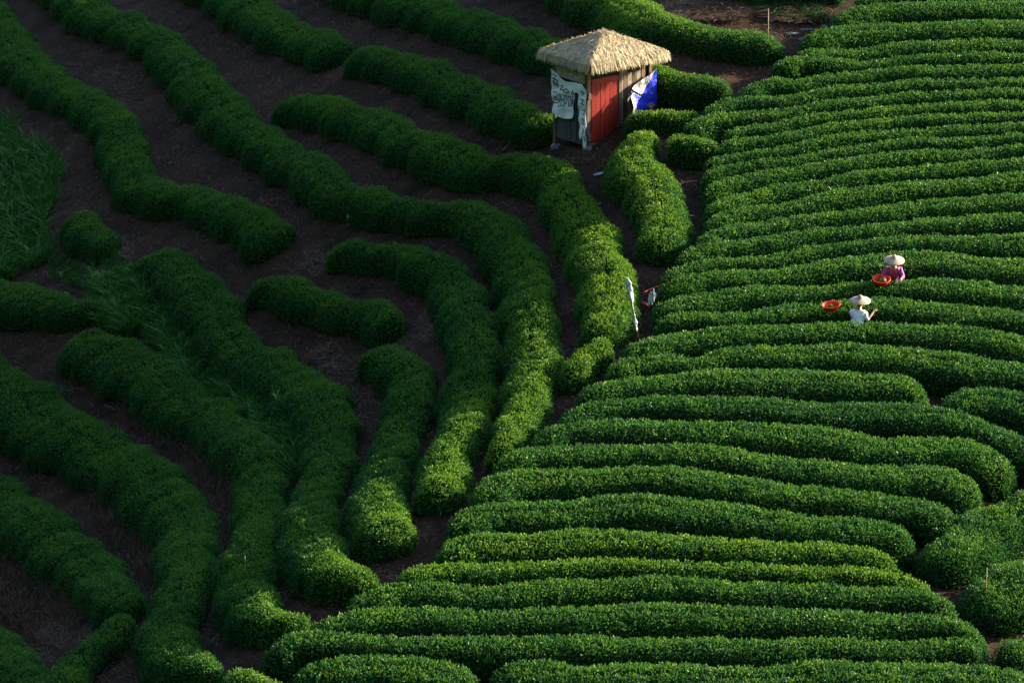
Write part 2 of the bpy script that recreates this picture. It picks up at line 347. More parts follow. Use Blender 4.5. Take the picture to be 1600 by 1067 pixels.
    top = np.clip(nrm[:, 2], 0, 1)  # lighter tops, darker sides: young shoots plus shade put into the tone
    tone = np.clip(rng.normal(0.40, 0.17 if group == G_L else 0.13, n) + 0.11 * wob(1.1 * p[:, 0], 1.1 * p[:, 1], 0, ph[2]) + .07 * wob(.3 * p[:, 0], .35 * p[:, 1], 0, 2) + tone0 + 0.34 * (top - 0.62) + (fresh_sun + (0.34 * np.exp(-((look(_GC, p[:, 0], p[:, 1]) + 0.3) / 2.2) ** 4) if group == G_L else 0)) * rng.uniform(0.2, 1, n) + (rng.uniform(0, 1, n) < 0.03) * 0.3, 0, 1)  # sun's yellow put into the tone along the crest and on sunlit hedges
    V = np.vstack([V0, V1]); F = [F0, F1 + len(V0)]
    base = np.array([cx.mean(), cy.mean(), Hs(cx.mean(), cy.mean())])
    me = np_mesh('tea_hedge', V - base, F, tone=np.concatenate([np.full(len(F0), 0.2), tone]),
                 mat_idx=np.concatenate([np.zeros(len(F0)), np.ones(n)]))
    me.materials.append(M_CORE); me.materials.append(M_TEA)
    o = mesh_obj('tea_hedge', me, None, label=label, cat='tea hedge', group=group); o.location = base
    return o
G_L, G_R = 'winding tea hedges on the shaded slope', 'close set tea rows on the sunlit field'
# shaded slope: (x, y, visible thickness) along the middle of each hedge in the photograph
LEFT = [
 ('outermost winding hedge at the top left, snaking down from the left edge', [(-60,-15,70),(0,60,70),(45,110,68),(100,148,62),(160,178,62),(190,225,66),(205,280,68),(250,310,64),(310,318,62),(370,340,66),(415,368,72),(432,375,72)], {}),
 ('longest winding hedge, from the top left to a sunlit tail beside the tea field', [(60,-50,65),(105,-15,65),(150,28,62),(215,52,60),(265,85,62),(305,130,70),(340,168,72),(378,205,68),(425,238,64),(480,268,68),(535,308,66),(600,330,62),(690,338,58),(750,350,66),(795,388,76),(815,440,78),(828,500,80),(830,560,80),(832,605,78),(815,650,72),(788,695,58),(770,715,50)], {}),
 ('shaded hedge entering at the top edge, its rounded end touching another hedge', [(290,-50,65),(350,-8,65),(405,30,66),(455,58,64),(500,75,64),(530,84,60)], {}),
 ('shaded hedge running down to the left wall of the hut', [(555,98,58),(610,100,58),(670,122,62),(730,148,66),(785,175,66),(832,198,64),(852,207,58)], {}),
 ('shaded hedge passing behind the left corner of the straw roof', [(520,-35,62),(570,-8,62),(640,14,62),(700,30,62),(760,50,64),(820,70,62),(870,92,60),(930,108,58)], {}),
 ('broad hedge above the hut, its right end lit beside the bamboo stake', [(800,-65,66),(880,-25,70),(940,8,74),(1010,40,76),(1070,56,68),(1130,68,66),(1185,76,64),(1212,78,60)], {}),
 ('dark hedge end at the top edge above the pale path stones', [(1110,-22,44),(1180,-16,48),(1250,-12,46),(1310,-12,40)], {}),
 ('short sunlit hedge right of the blue tarp, below the bare soil gap', [(1000,120,60),(1060,136,68),(1105,147,64),(1135,152,54)], {'h': .85}),
 ('low sunlit hedge at the foot of the blue tarp', [(985,192,44),(1040,190,50),(1085,190,42)], {'h': 0.62}),
 ('bright yellow green hedge bending down in front of the hut', [(1022,220,46),(990,228,66),(986,255,78),(1008,285,84),(1028,320,86),(1036,355,82),(1034,388,74)], {'fresh_sun': 0.12}),
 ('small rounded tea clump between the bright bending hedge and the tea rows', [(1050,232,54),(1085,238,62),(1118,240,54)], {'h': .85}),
 ('winding hedge below the hut, its lower end lit beside the leaning white pole', [(445,170,56),(500,174,62),(560,190,66),(620,215,66),(680,243,72),(740,262,70),(800,268,66),(850,275,70),(882,305,66),(902,350,74),(928,395,80),(948,435,86),(950,480,84),(944,515,76),(936,528,66)], {'fresh_sun': 0.1}),
 ('sunlit rounded hedge end below the leaning white pole', [(942,550,50),(914,577,58),(893,594,56)], {'fresh_sun': 0.12}),
 ('hooked hedge curving over a bare soil hollow, lit at its foot', [(520,402,50),(570,402,56),(630,406,58),(685,428,66),(715,468,74),(735,512,78),(740,560,76),(736,610,80),(728,655,82),(708,705,82),(693,745,78),(684,778,72)], {}),
 ('short fat hedge lying inside the hooked hedge', [(405,452,56),(450,462,62),(500,478,62),(550,490,62),(600,508,64),(612,512,62)], {}),
 ('shaded hedge starting as a round knob and ending in a sunlit bulb', [(576,566,60),(620,575,68),(644,612,76),(634,660,76),(612,706,76),(602,752,80),(582,796,92),(594,830,98),(622,842,88)], {}),
 ('long hedge from the weedy hollow to a big sunlit foot', [(240,408,64),(285,440,76),(325,482,78),(352,532,76),(395,572,80),(450,600,84),(496,642,90),(517,700,86),(503,755,84),(482,810,88),(485,862,96),(512,895,90),(548,912,78),(578,922,58)], {}),
 ('hedge merging into the wild grass, its foot turning right into the sun', [(120,545,76),(180,562,84),(240,600,88),(290,638,84),(340,668,78),(388,712,78),(408,770,80),(402,830,80),(388,880,88),(380,930,92),(402,966,84),(446,980,66),(474,986,50)], {}),
 ('broad dark hedge from the left edge down to a sunlit tip at the bottom', [(-60,570,96),(0,620,104),(60,658,100),(120,698,96),(180,722,92),(240,768,94),(285,820,92),(295,870,94),(290,920,90),(270,972,88),(258,1020,92),(285,1048,84),(320,1054,66),(342,1058,50)], {}),
 ('dark hedge at the lower left beside the brown bracken hollow', [(-60,760,90),(10,800,94),(60,835,90),(110,872,88),(150,908,84),(182,942,74),(200,958,56)], {}),
 ('hedge rising from the bottom edge to meet two dark hedges', [(195,978,62),(160,1010,80),(120,1048,90),(80,1100,90)], {}),
 ('dark hedge filling the bottom left corner', [(-70,975,80),(-15,1015,80),(25,1050,80),(60,1110,80)], {}),
 ('tip of a tea hedge at the bottom edge beside the bare gully', [(360,1075,44),(400,1080,50),(450,1098,50)], {}),
 ('dim low tea clump beside the wild ferns', [(112,352,56),(150,375,62),(170,390,50)], {}),
 ('dim overgrown hedge at the left edge under the ferns', [(-60,455,84),(0,470,84),(50,478,74),(100,490,62),(150,486,46)], {}),
 ('broad hedge at the right edge crossing the ends of the tea rows', [(1458,884,78),(1500,866,98),(1540,843,102),(1600,810,102),(1680,775,100)], {}),
 ('big round hedge in the lower right corner with a thin stick in it', [(1540,950,112),(1580,934,124),(1640,908,126),(1700,880,120)], {}),
 ('small hedge at the bottom right edge', [(1562,1032,54),(1610,1022,64),(1680,1000,66)], {}),
]
def left_hedges():
    for label, pts, opt in LEFT:
        h = opt.get('h', 0.75)
        P = cat_spline(np.array(pts, float), 14)
        W = hits(P[:, 0], P[:, 1], h * 0.45)
        sc = FPX / ((W - CAM) @ FW)
        g = np.gradient(P[:, :2], axis=0); f = np.abs(g[:, 0]) / np.hypot(g[:, 0], g[:, 1])
        wm = (P[:, 2] / sc - 0.72 * h * f) / (0.62 * f + 0.98 * (1 - f))
        A = np.clip(wm / 2 * 1.09, 0.36, 1.15)
        onfield = np.mean(P[:, 0]) > 1300
        build_hedge(W[:, :2], A, h, label, G_L if not onfield else 'tea hedges at the lower right corner', fresh_sun=opt.get('fresh_sun', 0.05),
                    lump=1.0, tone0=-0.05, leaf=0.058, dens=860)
left_hedges()
# sunlit field: back top edge of every row as it shows in the photograph
ROWS = [
 ('r00', [(1335,-2),(1360,-14),(1420,-18),(1500,-21),(1600,-26)], 'tea row cut off by the top edge of the picture at the right'),
 ('r0', [(1295,30),(1310,18),(1340,10),(1380,5),(1440,3),(1520,2),(1600,-2)], 'topmost complete tea row of the sunlit field'),
 ('r1', [(1252,62),(1275,48),(1310,40),(1350,38),(1400,36),(1460,34),(1520,33),(1600,32)], 'second tea row from the top, its left end beside the pale stones'),
 ('r2', [(1242,82),(1262,76),(1300,77),(1340,76),(1400,70),(1460,66),(1530,62),(1600,61)], 'third tea row from the top of the sunlit field'),
 ('r3', [(1207,104),(1225,91),(1260,88),(1300,91),(1350,95),(1400,92),(1460,87),(1500,85),(1560,84),(1600,84)], 'fourth tea row from the top, its left end facing the bare soil gap'),
 ('r4', [(1152,145),(1175,129),(1220,120),(1243,129),(1265,123),(1300,117),(1350,110),(1400,106),(1470,103),(1540,102),(1600,102)], 'fifth tea row from the top, notched near its left end'),
 ('r5', [(1098,172),(1125,158),(1160,153),(1200,152),(1240,148),(1280,140),(1320,133),(1360,131),(1420,128),(1480,125),(1540,124),(1600,121)], 'sixth tea row from the top, starting at the short sunlit hedge'),
 ('r6', [(1065,197),(1090,184),(1130,178),(1180,175),(1220,170),(1260,165),(1300,158),(1350,152),(1400,147),(1450,145),(1520,142),(1600,139)], 'seventh tea row from the top, reaching left above the round clump'),
 ('r7', [(1130,208),(1150,200),(1200,194),(1240,188),(1270,182),(1310,176),(1360,169),(1400,165),(1460,162),(1530,160),(1600,158)], 'eighth tea row from the top, its left end in a dark notch'),
 ('r8', [(1122,228),(1140,220),(1170,215),(1200,212),(1240,206),(1280,198),(1330,190),(1400,183),(1460,181),(1530,178),(1600,176)], 'ninth tea row from the top, its left end touching the round clump'),
 ('r9', [(1098,254),(1120,243),(1160,238),(1200,233),(1240,227),(1290,216),(1340,208),(1400,202),(1470,199),(1540,196),(1600,192)], 'tenth tea row from the top of the sunlit field'),
 ('r10', [(1094,274),(1115,266),(1150,260),(1200,250),(1250,243),(1300,233),(1350,226),(1400,220),(1470,217),(1540,212),(1600,208)], 'eleventh tea row from the top of the sunlit field'),
 ('r11', [(1095,300),(1107,292),(1150,278),(1200,267),(1260,256),(1320,247),(1400,240),(1470,236),(1540,231),(1600,226)], 'twelfth tea row from the top, at the foot path'),
 ('r12', [(1100,326),(1120,315),(1160,303),(1200,293),(1280,280),(1340,270),(1420,261),(1510,254),(1600,247)], 'tea row third above the long dark gap'),
 ('r13', [(1098,350),(1125,333),(1160,325),(1200,319),(1280,305),(1340,295),(1410,284),(1480,279),(1540,274),(1600,270)], 'tea row just above the long dark gap in the upper field'),
 ('r14', [(1083,374),(1120,357),(1155,350),(1200,344),(1260,338),(1325,329),(1380,321),(1425,314),(1500,308),(1600,305)], 'tea row just below the long dark gap in the upper field'),
 ('r15', [(1053,403),(1065,393),(1100,380),(1140,375),(1200,369),(1275,361),(1350,354),(1415,343),(1500,337),(1600,336)], 'tea row three rows behind the picker in purple'),
 ('r16', [(1030,432),(1055,417),(1100,410),(1150,403),(1200,397),(1275,386),(1375,374),(1450,368),(1525,365),(1600,366)], 'tea row two rows behind the picker in purple'),
 ('r17', [(1026,443),(1062,433),(1100,427),(1150,423),(1200,419),(1275,410),(1350,399),(1400,393),(1450,392),(1500,396),(1560,402),(1600,405)], 'tea row right behind the straw hat of the purple picker'),
 ('r18', [(1020,478),(1040,466),(1080,460),(1140,453),(1200,449),(1275,446),(1350,440),(1415,436),(1475,436),(1525,441),(1600,447)], 'tea row carrying the basin of the picker in purple'),
 ('r19', [(1018,502),(1035,492),(1080,488),(1115,491),(1160,488),(1200,481),(1275,472),(1325,468),(1375,467),(1450,471),(1525,478),(1600,486)], 'tea row carrying the basin of the picker in white'),
 ('r20', [(973,548),(1000,531),(1050,518),(1100,514),(1160,511),(1200,509),(1275,506),(1350,502),(1400,503),(1450,507),(1540,515),(1600,523)], 'tea row hiding the legs of the picker in white'),
 ('r21', [(943,576),(970,562),(1030,553),(1070,555),(1087,561),(1110,550),(1150,545),(1200,541),(1300,537),(1375,538),(1450,544),(1500,552),(1600,567)], 'tea row with a notch near its left end, second below the white picker'),
 ('r22', [(903,614),(930,598),(980,588),(1030,587),(1080,580),(1140,576),(1200,577),(1325,579),(1400,586),(1437,594),(1456,606)], 'tea row ending on the right in front of a short separate row'),
 ('r22b', [(1462,622),(1480,611),(1520,605),(1560,605),(1600,610)], 'short tea row with shade in its leaf colour, entering at the right edge'),
 ('r23', [(868,654),(900,632),(940,624),(1000,622),(1060,620),(1120,620),(1200,622),(1275,625),(1375,630),(1450,632),(1490,640),(1525,650),(1562,666),(1600,680)], 'tea row with shade in its leaf colour, passing below the short row at the right edge'),
 ('r24', [(830,692),(850,667),(880,657),(930,659),(1000,655),(1080,656),(1140,658),(1200,661),(1275,666),(1325,675),(1365,685),(1400,680),(1450,679),(1500,684),(1545,697),(1572,714),(1587,740)], 'tea row notched at the middle, curling down at its right end'),
 ('r25', [(778,728),(800,702),(825,698),(875,697),(950,692),(1000,691),(1050,696),(1125,699),(1200,710),(1275,717),(1350,725),(1425,727),(1475,730),(1512,742),(1534,768)], 'second of the tea rows that curl down at the right'),
 ('r26', [(730,778),(750,752),(800,737),(875,732),(950,729),(1025,727),(1100,733),(1200,753),(1275,757),(1325,762),(1362,774),(1425,776),(1462,780),(1488,792),(1502,812)], 'third of the tea rows that curl down at the right'),
 ('r27', [(696,828),(710,804),(750,790),(800,785),(900,776),(975,771),(1050,774),(1100,782),(1200,794),(1300,806),(1400,816),(1425,832),(1434,850)], 'tea row with a tall dark front, just above the brightest row'),
 ('r28', [(680,862),(700,838),(750,832),(825,831),(900,829),(1000,829),(1100,836),(1200,845),(1300,852),(1370,861),(1402,870),(1410,884)], 'brightest green tea row with a flat clipped top'),
 ('r29', [(622,900),(645,882),(670,876),(750,878),(825,877),(900,875),(1000,875),(1100,876),(1200,882),(1300,887),(1350,890),(1410,896),(1445,906),(1464,924)], 'narrow flat topped tea row just below the brightest row'),
 ('r30', [(545,940),(575,920),(600,909),(630,905),(690,912),(750,915),(800,912),(850,906),(900,904),(1000,902),(1125,906),(1200,907),(1300,913),(1400,920),(1455,926),(1482,938),(1496,958)], 'tea row touching the big sunlit hedge foot with its left end'),
 ('r31', [(472,980),(500,964),(540,955),(600,952),(700,950),(800,952),(880,948),(950,943),(1025,941),(1100,942),(1200,950),(1275,952),(1340,952),(1400,957),(1450,960),(1500,966),(1530,985),(1548,1006)], 'fourth tea row up from the bottom edge'),
 ('r32', [(405,1020),(432,998),(462,990),(525,990),(600,992),(800,994),(900,995),(1040,994),(1110,998),(1200,998),(1300,998),(1400,1000),(1460,998),(1500,999),(1530,1005),(1550,1020)], 'widest tea row, second up from the bottom edge'),
 ('r33', [(450,1058),(462,1038),(485,1028),(520,1024),(580,1025),(650,1028),(700,1032),(740,1041),(757,1054)], 'bottom tea row on the left, ending at a narrow break'),
 ('r33b', [(762,1048),(785,1033),(830,1030),(870,1034),(900,1040),(1000,1037),(1100,1036),(1200,1040),(1240,1036),(1300,1031),(1350,1036),(1400,1038),(1450,1036),(1500,1033),(1560,1036),(1600,1048)], 'bottom tea row right of the narrow break'),
]
NEXT = {'r22b': 'r23', 'r22': 'r23', 'r21': 'r22', 'r32': 'r33'}
def right_rows():
    lines = {}
    for k, pts, _ in ROWS:
        p = [tuple(map(float, q)) for q in pts]
        if p[-1][0] >= 1590:
            q0, q1 = p[-2], p[-1]; sl_ = (q1[1] - q0[1]) / (q1[0] - q0[0]); p.append((1740.0, q1[1] + sl_ * 140))
        P = cat_spline(np.array(p), 14); lines[k] = hits(P[:, 0], P[:, 1], 0.62)
    names = [r[0] for r in ROWS]
    for i, (k, pts, label) in enumerate(ROWS):
        B = lines[k]
        nx = NEXT.get(k) or (names[i + 1] if i + 1 < len(names) and k != 'r33' else None)
        if nx:
            Q = lines[nx]
            if k == 'r32': Q = np.vstack([lines['r33'], lines['r33b']])
            if k == 'r21': Q = np.vstack([lines['r22'], lines['r22b']])
            d = np.array([np.min(np.hypot(Q[:, 0] - b[0], Q[:, 1] - b[1])) for b in B])
            d = np.clip(d, 0.5, 1.9)
            e = min(6, len(d) // 4); d[:e] = d[e]; d[-e:] = np.minimum(d[-e:], d[-e - 1]) if e else d[-e:]
            d = smooth1(d, 12)
        else: d = np.full(len(B), 1.45)
        A = np.clip(d * 0.45, 0.3, 0.85)
        t = np.gradient(B[:, :2], axis=0); t = unit(t)
        t = np.stack([smooth1(t[:, 0], 8), smooth1(t[:, 1], 8)], 1); t = unit(t)
        C = B[:, :2] + np.stack([t[:, 1], -t[:, 0]], 1) * (A * 0.72)[:, None]
        # pull the two ends in so that the rounded tips stop where the photograph's do
        h = 0.74
        build_hedge(C, A, h, label, G_R, ext=0.35, sq=3.0, dens=720, lump=0.65, tone0=-0.04 + (0.16 if k in ('r28', 'r29') else -.12 if k in ('r22b', 'r23') else 0), fresh_sun=0.04)  # shade across two rows put into their leaves as a darker tone
right_rows()
print('leaves', LEAF_TOTAL[0])
# ------------------------------------------------------------------ hut
def poly_sheet(name, pts, fn, mat, parent, thick=0.012, step=0.05, **k):
    """a cloth sheet cut to the outline pts (2-D), lifted into the wall's space by fn(u, z) -> xyz"""
    bm = bmesh.new(); vs = [bm.verts.new((p[0], p[1], 0)) for p in pts]; bm.faces.new(vs)
    x0, x1 = min(p[0] for p in pts), max(p[0] for p in pts); y0, y1 = min(p[1] for p in pts), max(p[1] for p in pts)
    for i in range(1, int((x1 - x0) / step) + 1):
        bmesh.ops.bisect_plane(bm, geom=bm.verts[:] + bm.edges[:] + bm.faces[:], plane_co=(x0 + i * step, 0, 0), plane_no=(1, 0, 0))
    for i in range(1, int((y1 - y0) / step) + 1):
        bmesh.ops.bisect_plane(bm, geom=bm.verts[:] + bm.edges[:] + bm.faces[:], plane_co=(0, y0 + i * step, 0), plane_no=(0, 1, 0))
    for v in bm.verts: v.co = Vector(fn(v.co.x, v.co.y))
    bmesh.ops.recalc_face_normals(bm, faces=bm.faces[:])
    bmesh.ops.solidify(bm, geom=bm.faces[:], thickness=thick)
    for f in bm.faces: f.smooth = True
    me = bpy.data.meshes.new(name); bm.to_mesh(me); bm.free(); return mesh_obj(name, me, mat, parent, **k)
def build_hut():
    B = hit(917, 237, 0.0); phi = RAD(37)
    hut = empty('field_hut', (B[0], B[1], B[2]), phi, label='small wooden hut with straw roof and red door among the tea hedges', cat='hut')
    # local frame: front corner at the origin, x along the door wall, y along the banner wall (backwards)
    LX, LY = 2.38, 1.60
    def H_loc(x, y):
        wx = B[0] + x * math.cos(phi) - y * math.sin(phi); wy = B[1] + x * math.sin(phi) + y * math.cos(phi)
        return Hs(wx, wy) - B[2]
    z0 = 0.17
    def board(name, x0, x1, y0, y1, za, zb, mat, parent=hut, bev=0.006, jit=0.004, **k):
        return mesh_obj(name, box_mesh(name, x0, x1, y0, y1, za, zb, bev, jit), mat, parent, **k)
    # corner posts on rough stones
    for x, y, top in ((0.0, 0.0, 2.42), (LX - .12, 0, 2.40), (0, LY - .12, 2.38), (LX - .12, LY - .12, 2.38)):
        gz = H_loc(x + .06, y + .06)
        board('corner_post', x, x + .13, y, y + .13, gz + 0.10, top, M_WOOD)
        bm = bmesh.new(); bmesh.ops.create_icosphere(bm, subdivisions=3, radius=1)
        for v in bm.verts:
            d = 1 + 0.16 * float(wob(v.co.x * 1.3, v.co.y * 1.3, v.co.z * 2, x + y))
            v.co = Vector((x + .05 + v.co.x * .16 * d, y + .04 + v.co.y * .15 * d, gz + 0.03 + v.co.z * .13 * d))
        for f in bm.faces: f.smooth = True
        me = bpy.data.meshes.new('foundation_stone'); bm.to_mesh(me); bm.free(); mesh_obj('foundation_stone', me, M_STONE, hut)
    # left (banner) wall: dark upright planks, dark gap, pale beam
    n = 8; wv = (LY - .26) / n
    for i in range(n):
        y0 = .135 + i * wv
        board('plank', .035 + rng.uniform(-.006, .006), .065, y0 + .004, y0 + wv - .004, z0 + rng.uniform(-.02, .02), 1.72 + rng.uniform(-.02, .02), M_DWOOD)
    board('bottom_beam', .02, .09, .13, LY - .13, z0 - .04, z0 + .06, M_DWOOD)
    board('top_beam', .012, .05, .135, LY - .125, 1.94, 2.22, M_PWOOD, label='pale board under the eave')
    board('inner_shade_board', .085, .11, .13, LY - .12, z0, 2.40, M_GAPSHADE)  # near-black board stands in for interior shade behind the gap
    board('middle_post', .0, .034, .52, .60, z0, 1.80, M_DWOOD)
    # back and right walls
    for i in range(11):
        x0 = .135 + i * (LX - .26) / 11
        board('plank', x0 + .003, x0 + (LX - .26) / 11 - .003, LY - .07, LY - .04, z0, 2.38, M_DWOOD)
    for i in range(8):
        y0 = .135 + i * wv
        board('plank', LX - .07, LX - .04, y0 + .004, y0 + wv - .004, z0, 2.38, M_WOOD)
    # door wall
    door = board('door', .165, 1.155, .035, .06, z0 + .05, 2.14, M_RED, label='red painted plank door')
    for i in range(6):
        x0 = .17 + i * .1633
        board('door_plank', x0 + .003, x0 + .1603, .014 + rng.uniform(0, .004), .034, z0 + .06, 2.06, M_RED, parent=door, bev=.004, jit=.002)
    board('door_rail', .17, 1.15, .000,   .0135, 1.94, 2.06, M_RED, parent=door, bev=.004)
    board('door_sill', .13, 1.20, .0, .09, z0 - .05, z0 + .045, M_WOOD)
    board('eave_shade_board', .132, LX - .125, .03, .10, 2.08, 2.30, M_GAPSHADE)  # near-black strip stands in for the shaded gap under the eave
    for z in (1.52, .30): board('hinge_block', .01, .12, -.05, -.003, z, z + .19, M_WOOD, label='nailed wooden block on the corner post')
    for i in range(6):
        x0 = 1.175 + i * .166
        board('plank', x0 + .004, x0 + .16, .03 + rng.uniform(-.008, .008), .06, z0, (2.26, 2.30, 2.36, 2.16, 2.22, 2.36)[i], M_WOOD if i % 2 else M_PWOOD, jit=.006)
    board('door_jamb', 1.16, 1.27, .0, .028, z0, 2.24, M_WOOD)
    board('inner_shade_board', .135, LX - .13, .12, .14, z0, 2.40, M_GAPSHADE)  # same painted interior shade behind the door wall
    # straw roof: a low pyramid
    cx, cy = LX / 2 + .03, LY / 2
    ex, ey, ze, zt = LX / 2 + .20, LY / 2 + .36, 2.57, 3.12
    def roof_pt(side, s, t, lift=0.0):
        c = [(-ex, -ey), (ex, -ey), (ex, ey), (-ex, ey)]
        a, b = np.array(c[side]), np.array(c[(side + 1) % 4])
        e = a + (b - a) * s; p = e * t                          # t=0 apex .. 1 eave
        z = zt + (ze - zt) * (t * 0.86 + 0.14 * t ** 2.2)
        return np.array([cx + p[0], cy + p[1], z + lift])
    bm = bmesh.new()
    for lift, flip in ((0.0, False), (-0.14, True)):
        for side in range(4):
            g = [[bm.verts.new(roof_pt(side, i / 8, 0.02 + j / 8 * 0.96, lift - (0 if flip else .03))) for i in range(9)] for j in range(9)]
            for j in range(8):
                for i in range(8): bm.faces.new((g[j][i], g[j][i + 1], g[j + 1][i + 1], g[j + 1][i]))
    bmesh.ops.remove_doubles(bm, verts=bm.verts[:], dist=.004)
    me = bpy.data.meshes.new('roof'); bm.to_mesh(me); bm.free(); roof = mesh_obj('roof', me, M_THATCHC, hut)
    # rafters showing below the eave
    for s in (.12, .37, .62, .87):
        for side in (0, 3):
            a = roof_pt(side, s, .97, -.17); b = roof_pt(side, s, .25, -.17)
            mesh_obj('rafter', tube('rafter', [a, b], .025), M_WOOD, roof)
    # straw layers
    P, D, N, T = [], [], [], []
    nst = 30000
    for side in range(4):
        k = nst // 4; t = np.sqrt(rng.uniform(0.0, 1.0, k)); t = np.where(rng.uniform(0, 1, k) < .2, rng.uniform(.9, 1.0, k), t)
        t = np.round(t * 13 + rng.uniform(-.42, .42, k)) / 13 * .6 + t * .4; t = np.clip(t, 0.0, 1.0)
        s = rng.uniform(0, 1, k)
        c = [(-ex, -ey), (ex, -ey), (ex, ey), (-ex, ey)]; a, b = np.array(c[side]), np.array(c[(side + 1) % 4])
        e = a[None] + (b - a)[None] * s[:, None]
        z = zt + (ze - zt) * (t * .86 + .14 * t ** 2.2)
        p = np.stack([cx + e[:, 0] * t, cy + e[:, 1] * t, z], 1)
        mid = (a + b) / 2; mid = mid / np.linalg.norm(mid)
        hd = unit(unit(e) * .45 + mid[None] * .8); rise = (zt - ze) / (ex if side % 2 else ey)
        d = unit(np.stack([hd[:, 0], hd[:, 1], -rise * np.ones(k) - .28 * t ** 3], 1) + rng.normal(0, .24, (k, 3)))
        nrm = unit(np.array([mid[0] * rise, mid[1] * rise, 1.0]))
        P.append(p); D.append(d); N.append(np.repeat(nrm[None], k, 0)); T.append(t)
    P, D, N, T = map(np.concatenate, (P, D, N, T))
    # spiky tuft along the ridges and at the top
    k = 1600; q = rng.integers(0, 4, k); tt = rng.uniform(0, 1, k) ** 1.3
    c = np.array([(-ex, -ey), (ex, -ey), (ex, ey), (-ex, ey)])[q]
    pr = np.stack([cx + c[:, 0] * tt, cy + c[:, 1] * tt, zt + (ze - zt) * (tt * .86 + .14 * tt ** 2.2) + .01], 1)
    dr = unit(np.stack([rng.normal(0, .6, k) + np.sign(c[:, 0]) * .3, rng.normal(0, .6, k) + np.sign(c[:, 1]) * .3, rng.uniform(-.1, .55, k)], 1))
    P = np.vstack([P, pr]); D = np.vstack([D, dr]); N = np.vstack([N, np.repeat([[0, 0, 1.0]], k, 0)]); T = np.concatenate([T, tt])
    n = len(P); L = rng.uniform(.16, .36, n)[:, None]; L[-k:] *= .75
    Wd = rng.uniform(.007, .015, n)[:, None]; sdv = unit(np.cross(D, N) + rng.normal(0, .25, (n, 3)))
    lift = N * (.02 + rng.uniform(0, .05, n))[:, None]
    p0 = P + lift - D * L * .35; p1 = P + lift * 1.35 + D * L * .25; p2 = P + D * L * .65 + lift * .6 + np.array([0, 0, -1]) * (.10 * T ** 3)[:, None] * L * 3
    V = np.stack([p0 - sdv * Wd / 2, p0 + sdv * Wd / 2, p1 + sdv * Wd / 2, p1 - sdv * Wd / 2, p2 + sdv * Wd * .25, p2 - sdv * Wd * .25], 1).reshape(-1, 3)
    b = np.arange(n)[:, None] * 6
    tone = np.clip(rng.normal(.5, .27, n) - .3 * (wob(6 * P[:, 0], 6 * P[:, 1], 0, 1) > .5), 0, 1)
    me = np_mesh('thatch', V, [b + np.array([0, 1, 2, 3]), b + np.array([3, 2, 4, 5])], tone=np.concatenate([tone, tone]))
    mesh_obj('thatch', me, M_THATCH, roof, kind='stuff')
    # banner on the left wall, traced from the photograph into the wall's own plane
    def LW(zx, zy):
        u = (388 - zx) / 130.5; return u, (845 - u * 56 - zy) / 206.6
    def drape(u, z):
        return (-.03 - .028 * math.sin(u * 9 + z * 3) - .018 * math.sin(z * 14 + u * 5) - .03 * max(0, math.sin(z * 3.2)), u, z)
    out = [(179, 312), (196, 335), (225, 375), (270, 405), (320, 420), (368, 432), (376, 452), (384, 470), (384, 600), (394, 700), (394, 800), (390, 838), (381, 832),
           (376, 790), (372, 742), (360, 770), (352, 760), (348, 690), (344, 645), (343, 560), (345, 490), (330, 478), (314, 482), (315, 560), (314, 632), (290, 636), (250, 630),
           (220, 612), (205, 625), (198, 600), (181, 585), (181, 520), (176, 455), (180, 380)]
    ban = poly_sheet('banner', [LW(*p) for p in out], drape, M_CLOTH, hut, label='torn white cloth banner with black outlined characters')
    strokes = [  # unreadable outlined characters, row by row
        [(186, 350), (204, 362), (196, 384), (214, 392), (206, 412), (190, 405)], [(184, 372), (200, 378), (188, 395), (216, 428), (204, 436)],
        [(196, 396), (190, 418), (206, 422)], [(228, 430), (250, 424), (244, 444), (232, 440), (240, 456), (258, 450)], [(256, 462), (270, 446), (286, 470), (270, 474), (256, 462)],
        [(232, 448), (252, 438)], [(294, 482), (304, 466), (312, 488), (298, 492)], [(186, 456), (212, 466), (218, 482), (198, 492), (186, 484)],
        [(184, 500), (206, 494), (222, 516), (208, 530), (190, 524)], [(190, 510), (214, 506)], [(228, 478), (226, 548)], [(238, 474), (240, 552)], [(228, 478), (238, 474)], [(226, 548), (240, 552)],
        [(250, 482), (268, 488), (270, 520), (256, 552), (246, 546)], [(260, 494), (258, 540)], [(278, 496), (280, 556), (288, 558), (288, 498), (278, 496)],
        [(296, 500), (298, 556), (306, 558), (306, 502), (296, 500)], [(232, 508), (252, 512), (250, 530)], [(290, 520), (312, 524), (312, 548), (296, 540)],
        [(360, 470), (372, 486), (362, 500)], [(356, 520), (372, 530), (360, 548), (374, 560)], [(362, 590), (376, 600), (366, 620)], [(360, 640), (378, 650), (366, 670), (380, 684)], [(370, 700), (386, 712), (376, 732)],
        [(384, 750), (392, 762), (386, 782)]]
    for st in strokes:
        pts = []
        for i in range(len(st) - 1):
            for q in range(5):
                u, z = LW(st[i][0] + (st[i + 1][0] - st[i][0]) * q / 5, st[i][1] + (st[i + 1][1] - st[i][1]) * q / 5)
                x, y, zz = drape(u, z); pts.append((x - .012, y, zz))
        u, z = LW(*st[-1]); x, y, zz = drape(u, z); pts.append((x - .012, y, zz))
        mesh_obj('lettering', tube('lettering', pts, .016, 4), M_INK, ban)
    # blue tarp with a silver fold at the right of the door wall
    def FWp(zx, zy):
        x = (zx - 388) / 174.5; return x, (845 - x * 41 - zy) / 206.6
